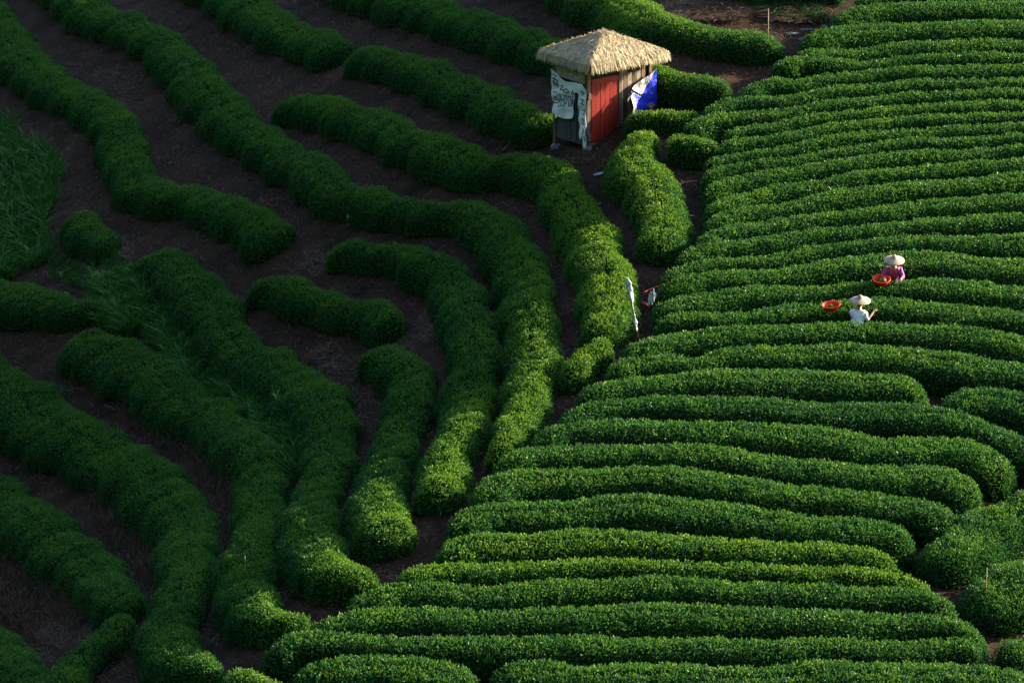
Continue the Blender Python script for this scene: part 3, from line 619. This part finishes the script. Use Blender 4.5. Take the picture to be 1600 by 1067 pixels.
    def tdrape(x, z):
        k = min(1.0, max(0.0, 1 - (x - 1.32) / .62)) * min(1.0, max(0.0, (1.80 - z) / .60))
        return (x, -.045 - .010 * math.sin(x * 17 + z * 4) - .006 * math.sin(z * 15 + x * 6) - .36 * k, z)
    poly_sheet('tarp', [FWp(*p) for p in [(816, 322), (822, 318), (828, 400), (831, 480), (830, 585), (800, 700), (640, 720), (618, 700), (640, 600), (655, 470), (660, 462), (722, 488), (770, 400)]],
               tdrape, M_BLUE, hut, label='blue plastic tarpaulin sheet')
    poly_sheet('tarp_fold', [FWp(*p) for p in [(652, 442), (705, 400), (770, 358), (812, 324), (768, 405), (722, 482), (690, 466)]],
               lambda x, z: (x, tdrape(x, z)[1] - .03 - .006 * math.sin(z * 22), z), M_SILVER, hut, label='silver grey back of the tarpaulin folded over')
    poly_sheet('tarp_edge', [FWp(*p) for p in [(646, 452), (656, 500), (664, 560), (668, 600), (654, 590), (644, 640), (634, 690), (624, 700), (622, 640), (626, 560), (634, 500)]],
               lambda x, z: (x, tdrape(x, z)[1] - .025 - .01 * math.sin(x * 60), z), M_SILVER, hut, label='crumpled silver edge of the tarpaulin')
    return hut
build_hut()
# ------------------------------------------------------------------ pickers and basins
def lathe_hat(parent, loc, rot):
    prof = [(0.004, .150), (.022, .150), (.040, .138), (.062, .112), (.085, .084), (.115, .066), (.17, .045), (.225, .022), (.268, .002), (.272, -.004), (.266, -.008), (.22, .010), (.16, .032), (.10, .05), (.07, .075), (.03, .12), (.004, .13)]
    o = mesh_obj('straw_hat', lathe('straw_hat', prof, 36, wobble=.02), M_HAT, parent); o.location = loc; o.rotation_euler = rot; return o
def hand_pts(V, E, R, w, wrist, direction, side):
    """palm and five fingers as chains from the wrist vertex"""
    d = Vector(direction).normalized(); s = d.cross(Vector((0, 0, 1))).normalized() * side; dn = Vector((0, 0, -1))
    wv = Vector(wrist); V.append(wv + d * .055); R.append((.030, .018)); E.append((w, len(V) - 1)); palm = len(V) - 1
    for i, (off, ln) in enumerate(((-.028, .062), (-.009, .074), (.010, .070), (.028, .055))):
        a = wv + d * .088 + s * off; V.append(a); R.append(.0095); E.append((palm, len(V) - 1))
        V.append(a + d * ln * .55 + dn * .014); R.append(.0085); E.append((len(V) - 2, len(V) - 1))
        V.append(a + d * ln * .85 + dn * .040); R.append(.007); E.append((len(V) - 2, len(V) - 1))
    a = wv + d * .040 - s * .040; V.append(a); R.append(.011); E.append((palm, len(V) - 1))
    V.append(a + d * .035 - s * .012 + dn * .02); R.append(.009); E.append((len(V) - 2, len(V) - 1))
def picker(loc, rz, shirt, label, hands, hat_tilt, lean=0.30, elbows=None, drop=0.3):
    """standing in the row, bent forward (local -y is forward); hands: local wrist points, left then right"""
    root = empty('person', loc, rz, label=label, cat='person')
    dz = Vector((0, 0, -drop)); pel = Vector((0, .04, .82)) + dz; ch = Vector((0, -lean * .55, 1.06)) + dz; nk0 = Vector((0, -lean * .95, 1.26)) + dz
    nk = Vector((0, -lean * 1.1, 1.33)) + dz; hd = Vector((0, -lean * 1.25 - .02, 1.43)) + dz; waist = Vector((0, -lean * .2, .95)) + dz
    V = [pel, waist, ch, nk0, nk, hd, hd + Vector((0, -.005, .075))]
    R = [(.15, .12), (.13, .105), (.16, .115), (.10, .08), (.052, .052), (.078, .088), (.068, .075)]
    E = [(0, 1), (1, 2), (2, 3), (3, 4), (4, 5), (5, 6)]
    sh = []
    for sx, wr, el in ((-1, hands[0], elbows[0]), (1, hands[1], elbows[1])):
        s = Vector((sx * .175, nk0.y + .02, nk0.z - .035)); e = Vector(el); wv = Vector(wr)
        V += [s, s.lerp(e, .5), e, e.lerp(wv, .55), wv]; R += [.062, .048, .040, .034, .024]
        n = len(V); E += [(3, n - 5), (n - 5, n - 4), (n - 4, n - 3), (n - 3, n - 2), (n - 2, n - 1)]
        sh.append((s, e, wv)); hand_pts(V, E, R, n - 1, wv, (wv - e).normalized() + Vector((0, -.2, -.1)), sx)
        hx = Vector((sx * .10, .02, .76 - drop)); kn = Vector((sx * .14, -.05 - drop * .75, .45 - drop * .2)); an = Vector((sx * .13, .02, .09)); to = an + Vector((sx * .02, -.14, -.05))
        V += [hx, kn, an, to]; R += [.095, .062, .042, (.045, .03)]; n = len(V); E += [(0, n - 4), (n - 4, n - 3), (n - 3, n - 2), (n - 2, n - 1)]
    mesh_obj('body', skin_mesh('body', V, E, R, 0, 1), M_SKIN, root)
    # shirt: its own slightly larger surface, ending at the wrists
    V = [pel + Vector((0, 0, -.06)), waist, ch, nk0, nk0.lerp(nk, .45)]; R = [(.19, .155), (.165, .14), (.19, .145), (.125, .10), (.075, .07)]
    E = [(0, 1), (1, 2), (2, 3), (3, 4)]
    for i, (s, e, wv) in enumerate(sh):
        c = e.lerp(wv, .8 if shirt is M_PURPLE else .25)
        V += [s, s.lerp(e, .5), e, c]; R += [.084, .066, .058, .045]; n = len(V); E += [(3, n - 4), (n - 4, n - 3), (n - 3, n - 2), (n - 2, n - 1)]
    me = skin_mesh('shirt', V, E, R, 0, 2)
    for v in me.vertices:
        c = v.co; v.co += v.normal * .010 * math.sin(c.x * 38 + c.z * 9) * math.sin(c.z * 21 + c.x * 11)
    mesh_obj('shirt', me, shirt, root)
    V = [pel + Vector((0, 0, .0))]; R = [(.17, .14)]; E = []
    for sx in (-1, 1):
        V += [Vector((sx * .10, .02, .74 - drop)), Vector((sx * .14, -.05 - drop * .75, .45 - drop * .2)), Vector((sx * .13, .02, .14))]; R += [.115, .085, .065]
        n = len(V); E += [(0, n - 3), (n - 3, n - 2), (n - 2, n - 1)]
    mesh_obj('trousers', skin_mesh('trousers', V, E, R, 0, 1), M_TROUSER, root)
    # face and hair under the hat
    for sx in (-1, 1):
        mesh_obj('eye', lathe('eye', [(.002, -.008), (.009, 0), (.002, .008)], 8), M_HAIR, root).location = hd + Vector((sx * .030, -.086, .015))
        e = mesh_obj('ear', lathe('ear', [(.004, -.028), (.017, -.014), (.02, 0.006), (.012, .024), (.003, .03)], 8), M_SKIN, root); e.location = hd + Vector((sx * .082, .0, .0))
    mesh_obj('nose', lathe('nose', [(.014, -.014), (.012, 0), (.004, .03)], 8), M_SKIN, root).location = hd + Vector((0, -.095, -.005))
    mo = mesh_obj('mouth', box_mesh('mouth', -.022, .022, -.092, -.08, -.05, -.04, .003), M_REDRAG, root); mo.location = hd
    hm = skin_mesh('hair', [hd + Vector((0, .015, .055)), hd + Vector((0, .045, -.02)), hd + Vector((0, .05, -.07))], [(0, 1), (1, 2)], [.088, .075, .04], 0, 1)
    mesh_obj('hair', hm, M_HAIR, root)
    lathe_hat(root, hd + Vector((0, -.01, .09)), hat_tilt)
    return root
def basin(px, py, label, tilt, r=0.235, hh=0.72):
    p = hit(px, py, hh)
    o = empty('basin', (p[0], p[1], p[2]), 0, label=label, cat='basin', group='red basins of the tea pickers'); o.rotation_euler = tilt
    prof = [(.01, 0), (.150 / .235 * r, 0), (.185 / .235 * r, .05), (.222 / .235 * r, .135), (.226 / .235 * r, .135), (.190 / .235 * r, .052), (.156 / .235 * r, .012), (.01, .012)]
    prof = [(.01, 0), (.155, 0), (.182, .05), (.218, .135), (.222, .140), (.214, .138), (.176, .052), (.150, .012), (.01, .012)]
    mesh_obj('bowl', lathe('bowl', prof, 36), M_BASIN, o)
    rim = [(.214, .139), (.222, .149), (.236, .147), (.240, .137), (.234, .129), (.222, .131), (.214, .139)]
    mesh_obj('rim', lathe('rim', rim[:-1], 36, ring=True), M_BASIN, o)
    n = 420; a = rng.uniform(0, 6.28, n); q = np.sqrt(rng.uniform(0, 1, n)) * .14
    P = np.stack([q * np.cos(a), q * np.sin(a), .02 + .085 * (1 - q / .14) + rng.uniform(0, .012, n)], 1)
    V, F = leaves(P, np.repeat([[0, 0, 1.0]], n, 0), .05, 1.3, .2)
    l = mesh_obj('picked_tea_leaves', np_mesh('picked_tea_leaves', V, [F], tone=np.clip(rng.normal(.85, .1, n), 0, 1)), M_TEA, None, kind='stuff',
                 label='freshly picked tea leaves in the ' + label.split(' lying')[0]); l.matrix_world = Matrix.Translation(p) @ Euler(tilt).to_matrix().to_4x4()
    return o
def standing(px, py, back, hh=0.62):
    p = hit(px, py, hh); return (p[0], p[1] + back, Hs(p[0], p[1] + back))
picker(standing(1394, 438, .16), 0.0, M_PURPLE, 'tea picker in purple shirt and wide straw hat facing the camera, hands in the row',
       hands=((-.24, -.56, .76), (.18, -.56, .76)), elbows=((-.27, -.34, .76), (.26, -.36, .76)), hat_tilt=(RAD(12), RAD(-3), 0.3), lean=.32, drop=.30)
picker(standing(1339, 502, .20), RAD(160), M_WSHIRT, 'tea picker in white shirt and wide straw hat seen from behind, picking to the right',
       hands=((-.36, -.34, .72), (.08, -.52, .74)), elbows=((-.27, -.10, .56), (.24, -.28, .62)), hat_tilt=(RAD(-6), RAD(4), 0.9), lean=.24, drop=.54)
basin(1377, 443, 'red basin lying beside the picker in purple', (RAD(12), RAD(-3), 0.2))
basin(1299, 484, 'red basin lying left of the picker in white', (RAD(2), RAD(-8), 0.5))
# ------------------------------------------------------------------ small things
def leaning_pole():
    b = hit(1001, 527, .3); sc = FPX / ((b - CAM) @ FW)
    top = np.array([b[0] - 21 / sc, b[1] + .1, b[2] + 88 / sc / .95]); base = np.array([b[0], b[1], Hs(b[0], b[1]) - .1])
    o = empty('wrapped_pole', tuple(base), 0, label='leaning pole wrapped in white plastic film at the edge of the tea field', cat='pole')
    d = top - base; o2 = lambda t: tuple(d * t)
    mesh_obj('pole', tube('pole', [(0, 0, 0), o2(.5), o2(.99)], [.028, .026, .022]), M_BAMBOO, o)
    bm = bmesh.new(); N = 26; rings = []
    for i in range(N + 1):
        t = .30 + .72 * i / N; c = Vector(d * t)
        r = .024 + (.042 * sstep((t - .68) / .04) - .035 * sstep((t - .97) / .04)) + .008 * math.sin(i * 1.9) +   .020 * math.exp(-((t - .42) / .06) ** 2)
        rings.append([bm.verts.new(c + Vector((math.cos(a), math.sin(a), 0)) * float(r) * (1 + .25 * math.sin(3 * a + i * .4))) for a in np.linspace(0, 2 * math.pi, 14, endpoint=False)])
    for r0, r1 in zip(rings[:-1], rings[1:]):
        for k in range(14): bm.faces.new((r0[k], r0[(k + 1) % 14], r1[(k + 1) % 14], r1[k])).smooth = True
    bm.faces.new(rings[-1])
    me = bpy.data.meshes.new('plastic_wrap'); bm.to_mesh(me); bm.free(); mesh_obj('plastic_wrap', me, M_PLASTIC, o)
leaning_pole()
def crumple(name, px, py, hh, sx, sy, sz, mat, label, cat, rot=0.0, seed=1.0, tiltx=0.0):
    p = hit(px, py, hh); bm = bmesh.new(); bmesh.ops.create_icosphere(bm, subdivisions=4, radius=1)
    for v in bm.verts:
        d = 1 + .30 * float(wob(v.co.x * 2 + seed, v.co.y * 2, v.co.z * 2, seed)) + .12 * math.sin(9 * v.co.x + 7 * v.co.z + seed)
        v.co = Vector((v.co.x * sx * d, v.co.y * sy * d, v.co.z * sz * d))
    for f in bm.faces: f.smooth = False
    me = bpy.data.meshes.new(name); bm.to_mesh(me); bm.free()
    o = mesh_obj(name, me, mat, None, label=label, cat=cat); o.location = p; o.rotation_euler = (tiltx, rot, 0); return o
crumple('plastic_bag', 1018, 466, .55, .085, .07, .20, M_PLASTIC, 'crumpled white plastic bag hanging at the end of a tea row', 'plastic bag', RAD(14), 2.0)
crumple('red_rag', 1008, 475, .35, .11, .05, .04, M_REDRAG, 'red rag on the path beside the leaning white pole', 'rag', RAD(32), 4.0)
crumple('white_litter', 936, 272, .04, .14, .05, .035, M_PLASTIC, 'scrap of white litter on the soil in front of the hut', 'litter', RAD(-12), 6.0)
crumple('pale_litter', 937, 318, .03, .06, .04, .02, M_STONE, 'small pale scrap on the dark path below the hut', 'litter', 0, 8.0)
crumple('pale_stick', 1080, 337, .02, .09, .02, .012, M_PLASTIC, 'thin pale scrap on the path beside the tea rows', 'litter', 0, 9.0)
for i, (px, py, a, b_, c) in enumerate([(1252, 62, .13, .11, .05), (1238, 53, .26, .12, .04), (1260, 47, .30, .10, .04), (1205, 33, .14, .08, .04), (1288, 42, .12, .10, .05)]):
    crumple('path_stone', px, py, .0, a * .75, b_ * .8, c, M_STONE, ['pale stone nearest the second tea row end', 'flat grey stone right of the broad hedge tip', 'long flat stone on the path above the pale stone',
            'pale stone behind the bamboo stake', 'grey stone at the left end of the topmost row'][i], 'stone', 0, 3.0 + i)
# red cord
P = hits([1003, 1010, 1016, 1023, 1030], [458, 455, 452, 449, 447], .45)
mesh_obj('red_cord', tube('red_cord', [tuple(p) for p in P], .012, 6), M_REDRAG, None, label='red cord stretched across the path above the plastic bag', cat='red_cord')
def stake(x, y0, y1, hh, r, label, lean=0.0):
    b = hit(x, y1, hh); sc = FPX / ((b - CAM) @ FW); g = Hs(b[0], b[1])
    top = b[2] - g + (y1 - y0) / sc / .95
    mesh_obj('bamboo_stake', tube('bamboo_stake', [(b[0], b[1], g - .2), (b[0] + lean * .5, b[1], g + top * .5), (b[0] + lean, b[1], g + top)], [r, r * .95, r * .8]), M_BAMBOO, None,
             label=label, cat='stake', group='bamboo stakes in the hedges')
stake(1201, 15, 56, .72, .018, 'bamboo stake standing in the lit tip of the broad top hedge', -.03)
stake(1541, 886, 911, .80, .012, 'thin stake in the big round hedge at the lower right')
stake(383, 868, 882, .72, .012, 'thin dark stick in the shaded hedge foot at the lower left')
# ------------------------------------------------------------------ ground litter and weeds
def inside_hedge(P, pad=0.0):
    g = np.zeros((900, 1100), bool); x0, y0, c = -45.0, -45.0, 0.1
    for Ln in HEDGE_LINES:
        for cx, cy, r in Ln[::2]:
            r = r + pad; i0, j0 = int((cx - r - x0) / c), int((cy - r - y0) / c); k = int(2 * r / c) + 2
            I, J = np.meshgrid(np.arange(i0, i0 + k), np.arange(j0, j0 + k), indexing='ij')
            m = (x0 + I * c - cx) ** 2 + (y0 + J * c - cy) ** 2 < r * r
            m &= (I >= 0) & (I < 900) & (J >= 0) & (J < 1100); g[I[m], J[m]] = True
    return g[np.clip(((P[:, 0] - x0) / c).astype(int), 0, 899), np.clip(((P[:, 1] - y0) / c).astype(int), 0, 1099)]
def px_points(poly, n, hh=0.0):
    poly = np.array(poly, float); lo, hi = poly.min(0), poly.max(0); out = []
    q = rng.uniform(lo, hi, (n * 3, 2)); ins = np.zeros(len(q), bool); j = len(poly) - 1
    for i in range(len(poly)):
        a, b = poly[i], poly[j]
        c = ((a[1] > q[:, 1]) != (b[1] > q[:, 1])) & (q[:, 0] < (b[0] - a[0]) * (q[:, 1] - a[1]) / (b[1] - a[1] + 1e-9) + a[0]); ins ^= c; j = i
    q = q[ins][:n]; return hits(q[:, 0], q[:, 1], hh)
def dry_litter():
    n = 190000; x = rng.uniform(-26, 12, n); y = rng.uniform(-22, 50, n)
    P = np.stack([x, y, look(_GH, x, y) + .03], 1)
    k = (look(_GC, x, y) > -6); dens = .35 + .65 * (wob(.55 * x, .55 * y, 0, 5) > .05); k &= rng.uniform(0, 1, n) < dens
    P = P[k]; P = P[~inside_hedge(P, -.15)]
    me = blade_mesh('dry_grass', P, .19, .016, np.clip(rng.normal(.46, .26, len(P)), 0, 1), lean=1.3, droop=.5, up=.55)
    mesh_obj('dry_grass', me, M_DRY, None, kind='stuff', label='dry brown grass litter on the soil between the hedges')
    n = 26000; x = rng.uniform(-26, 12, n); y = rng.uniform(-22, 50, n); P = np.stack([x, y, look(_GH, x, y)], 1)
    P = P[(look(_GC, x, y) > -5) & (wob(.9 * x, .9 * y, 0, 1.3) > .45)]; P = P[~inside_hedge(P, -.1)]
    V, F = leaves(P, np.repeat([[0, 0, 1.0]], len(P), 0), .055, 1.0, .4)
    mesh_obj('ground_weeds', np_mesh('ground_weeds', V, [F], tone=np.clip(rng.normal(.3, .2, len(P)), 0, 1)), M_WEED, None, kind='stuff', label='small green weeds scattered on the bare soil')
dry_litter()
def clods_and_dead_leaves():
    n = 26000; x = rng.uniform(-24, 12, n); y = rng.uniform(-22, 48, n)
    P = np.stack([x, y, look(_GH, x, y) + .01], 1); P = P[(look(_GC, x, y) > -7)]; P = P[~inside_hedge(P, -.1)]; n = len(P)
    R = (.012 + .045 * rng.uniform(0, 1, n) ** 4)[:, None]
    D = np.array([(1, 0, 0), (0, 1, 0), (-1, 0, 0), (0, -1, 0), (0, 0, .8), (0, 0, -.8)])
    V = (P[:, None] + D[None] * R[:, None] * rng.uniform(.6, 1.4, (n, 6, 1))).reshape(-1, 3)
    T = np.array([(0, 1, 4), (1, 2, 4), (2, 3, 4), (3, 0, 4), (1, 0, 5), (2, 1, 5), (3, 2, 5), (0, 3, 5)])
    F = (np.arange(n)[:, None, None] * 6 + T[None]).reshape(-1, 3)
    mesh_obj('soil_clods', np_mesh('soil_clods', V, [F]), noise_mat('dry_clod', (.03, .018, .012), (.11, .072, .05), 3, .95, spec=.1), None, kind='stuff', label='loose clods and pebbles on the bare soil')
    n = 60000; x = rng.uniform(-24, 12, n); y = rng.uniform(-22, 48, n); P = np.stack([x, y, look(_GH, x, y) + .045], 1)
    P = P[(look(_GC, x, y) > -6) & (rng.uniform(0, 1, n) < .4 + .6 * (wob(.8 * x, .8 * y, 0, 7) > 0))]; P = P[~inside_hedge(P, -.05)]
    V, F = leaves(P, np.repeat([[0, 0, 1.0]], len(P), 0), .06, 1.6, .0)
    mesh_obj('dead_leaves', np_mesh('dead_leaves', V, [F], tone=np.clip(rng.normal(.5, .28, len(P)), 0, 1)), M_DRY, None, kind='stuff', label='fallen brown leaves scattered on the soil between the hedges')
clods_and_dead_leaves()
def straw_pile(cx, cy, rx, ry, n, label, L=.22):
    a = rng.uniform(0, 6.28, n); q = np.sqrt(rng.uniform(0, 1, n)); P = hits(cx + rx * q * np.cos(a), cy + ry * q * np.sin(a), .07)
    mesh_obj('dry_straw', blade_mesh('dry_straw', P, L, .012, np.clip(rng.normal(.6, .2, n), 0, 1), lean=1.6, droop=.6, up=.3), M_DRY, None, kind='stuff', label=label)
straw_pile(490, 412, 18, 22, 420, 'pale dry straw heap between the short fat hedge and the hooked hedge')
straw_pile(668, 512, 16, 26, 420, 'pale dry straw in the hollow of the hooked hedge')
straw_pile(198, 388, 12, 20, 300, 'pinkish dry straw beside the dim tea clump')
straw_pile(85, 990, 26, 22, 420, 'dry straw at the bottom of the bracken hollow')
straw_pile(515, 560, 24, 24, 300, 'dry straw above the round knob hedge')
straw_pile(180, 125, 50, 22, 500, 'dead grass between the two top left hedges')
straw_pile(905, 245, 24, 12, 300, 'dead grass in front of the hut stones')
straw_pile(1110, 18, 66, 16, 2200, 'dead grass on the bare bank at the top of the frame', .5)
straw_pile(1250, 22, 50, 14, 1100, 'pale grass tufts at the top of the field', .45)
def weed_patch(poly, n, L, label, W=.022, tone=.45, gap=.35):
    P = px_points(poly, n, .02); P = P[wob(1.6 * P[:, 0], 1.6 * P[:, 1], 0, 3.3) < gap]
    hgt = np.clip(.5 + .8 * wob(1.9 * P[:, 0], 1.9 * P[:, 1], 0, 2), .25, 1.0)
    V, q, t = blades(P, L * hgt, W, lean=.9, droop=.5); to = np.clip(rng.normal(tone, .2, len(P)), 0, 1)
    Vs, Fq, Ft, T = [V], [q], [t], [to]; base = len(V)
    # leafy masses lifted above the ground as low mounds
    m = n * 5; Q = px_points(poly, m, 0); Q = Q[wob(1.6 * Q[:, 0], 1.6 * Q[:, 1], 0, 3.3) < gap]; hh = (.15 + .5 * np.clip(.5 + .5 * wob(1.3 * Q[:, 0], 1.3 * Q[:, 1], 0, 4), 0, 1)) * L * 1.2 * rng.uniform(.3, 1, len(Q))
    Q = Q + np.stack([0 * hh, 0 * hh, hh], 1)
    V2, F2 = leaves(Q, np.repeat([[0, 0, 1.0]], len(Q), 0), .075, 1.0, .3, asp=.4)
    Vall = np.vstack([V, V2]); t2 = np.clip(rng.normal(tone - .1, .2, len(Q)), 0, 1)
    me = np_mesh('weed_patch', Vall, [q, F2 + base, t], tone=np.concatenate([to, t2, to]))
    mesh_obj('weed_patch', me, M_WEED, None, kind='stuff', label=label)
weed_patch([(-30, 185), (20, 190), (30, 225), (62, 230), (100, 268), (88, 320), (68, 345), (84, 400), (50, 425), (20, 440), (-30, 440)], 7000, .9, 'wild green ferns and weeds at the left edge', W=.035, tone=.5)
weed_patch([(135, 455), (170, 440), (215, 430), (235, 480), (225, 520), (190, 530), (150, 510)], 4200, .8, 'bright green wild grass above the merging hedge', tone=.6, gap=9)
weed_patch([(215, 500), (260, 490), (320, 590), (400, 640), (460, 665), (480, 720), (460, 760), (430, 720), (385, 665), (330, 640), (280, 590), (230, 545)], 9000, .75, 'tall wild grass between two long hedges in the hollow', tone=.5, gap=9)
weed_patch([(75, 395), (130, 425), (190, 400), (200, 430), (130, 455), (80, 440)], 700, .4, 'sparse reeds under the dim tea clump', tone=.4)
weed_patch([(1210, -5), (1250, 12), (1300, 20), (1290, 38), (1240, 36), (1190, 28), (1150, 8)], 900, .35, 'weeds added as shade along the bare bank at the top of the field', tone=.15)  # low leaf tone puts shade onto the bank
def bracken(poly, n, L, label):
    P = px_points(poly, n, .02); h_ = np.clip(.6 + .4 * wob(1.5 * P[:, 0], 1.5 * P[:, 1], 0, 3), .2, 1)
    V, q, t = blades(P, L * h_, .016, lean=.6, droop=.3); to = np.clip(rng.normal(.45, .22, len(P)), 0, 1)
    Q = px_points(poly, n * 2, 0); Q[:, 2] += L * rng.uniform(.1, .8, len(Q)); V2, F2 = leaves(Q, np.repeat([[0, 0, 1.0]], len(Q), 0), .045, 1.3, .3)
    me = np_mesh('dead_bracken', np.vstack([V, V2]), [q, F2 + len(V), t], tone=np.concatenate([to, np.clip(rng.normal(.45, .22, len(Q)), 0, 1), to]))
    mesh_obj('dead_bracken', me, M_DRY, None, kind='stuff', label=label)
bracken([(10, 860), (60, 900), (110, 930), (140, 960), (120, 985), (75, 1020), (30, 990), (-20, 950), (-20, 870)], 3200, .45, 'brown dead bracken filling the lower left hollow')
bracken([(300, 700), (350, 720), (375, 790), (370, 850), (345, 890), (335, 830), (310, 760)], 1700, .5, 'dry brown scrub between two dark hedges')
bracken([(190, 640), (280, 690), (300, 720), (250, 700), (200, 670)], 700, .35, 'dry brown scrub beside the broad dark hedge')
bracken([(130, 760), (200, 800), (250, 860), (235, 930), (200, 880), (150, 830)], 1400, .35, 'brown dead scrub below the broad dark hedge')
def single_plant(px, py, hh, n, L, W, label, name='reed_blade', mat=None, tone=.9):
    L *= .65; W *= .6; p = hit(px, py, hh); P = np.repeat([p], n, 0) + rng.normal(0, .02, (n, 3))
    mesh_obj(name, blade_mesh(name, P, L, W, np.full(n, tone), lean=1.6, droop=.6), mat or M_WEED, None, label=label, cat='weed')
single_plant(435, 858, .55, 3, .42, .03, 'lone bright grass blade sticking out between two hedge feet')
single_plant(138, 150, .72, 6, .20, .04, 'bright green sprout on top of the outermost winding hedge')
single_plant(405, 1010, .05, 9, .20, .04, 'pale weed on the bare gully soil near the bottom')
single_plant(545, 342, .70, 5, .18, .05, 'light sprout on the long winding hedge below the centre')
single_plant(95, 432, .45, 6, .45, .03, 'pale reed leaning over the dim hollow', tone=1)
single_plant(145, 432, .45, 7, .40, .035, 'pale reed with bent blades under the dim tea clump', tone=1)
single_plant(255, 545, .45, 7, .38, .035, 'pale bent reed in the middle of the wild grass', tone=1)
single_plant(308, 570, .40, 5, .36, .03, 'pale reed blade lower in the wild grass', tone=1)
single_plant(432, 622, .65, 6, .38, .035, 'light green blades beside the long hedge bend', tone=1)
single_plant(690, 322, .60, 5, .2, .04, 'small green sprout on the shaded hedge face', tone=.8)
P = hits([686, 692, 697], [233, 226, 221], [.05, .25, .30])
mesh_obj('fallen_stick', tube('fallen_stick', [tuple(hit(785, 236, .05)), tuple(hit(797, 224, .12)), tuple(hit(805, 219, .18))], [.03, .025, .015]), M_TWIG, None, label='grey fallen stick on the soil left of the hut', cat='stick')
mesh_obj('fallen_stick', tube('fallen_stick', [tuple(hit(318, 925, .05)), tuple(hit(322, 934, .3)), tuple(hit(325, 940, .1))], [.02, .02, .012]), M_TWIG, None, label='pale broken stick between two dark hedge feet', cat='stick')
mesh_obj('fallen_stick', tube('fallen_stick', [tuple(hit(225, 696, .05)), tuple(hit(238, 695, .08))], [.02, .015]), M_TWIG, None, label='short pale stick in the brown scrub', cat='stick')
print('leaves', LEAF_TOTAL[0])
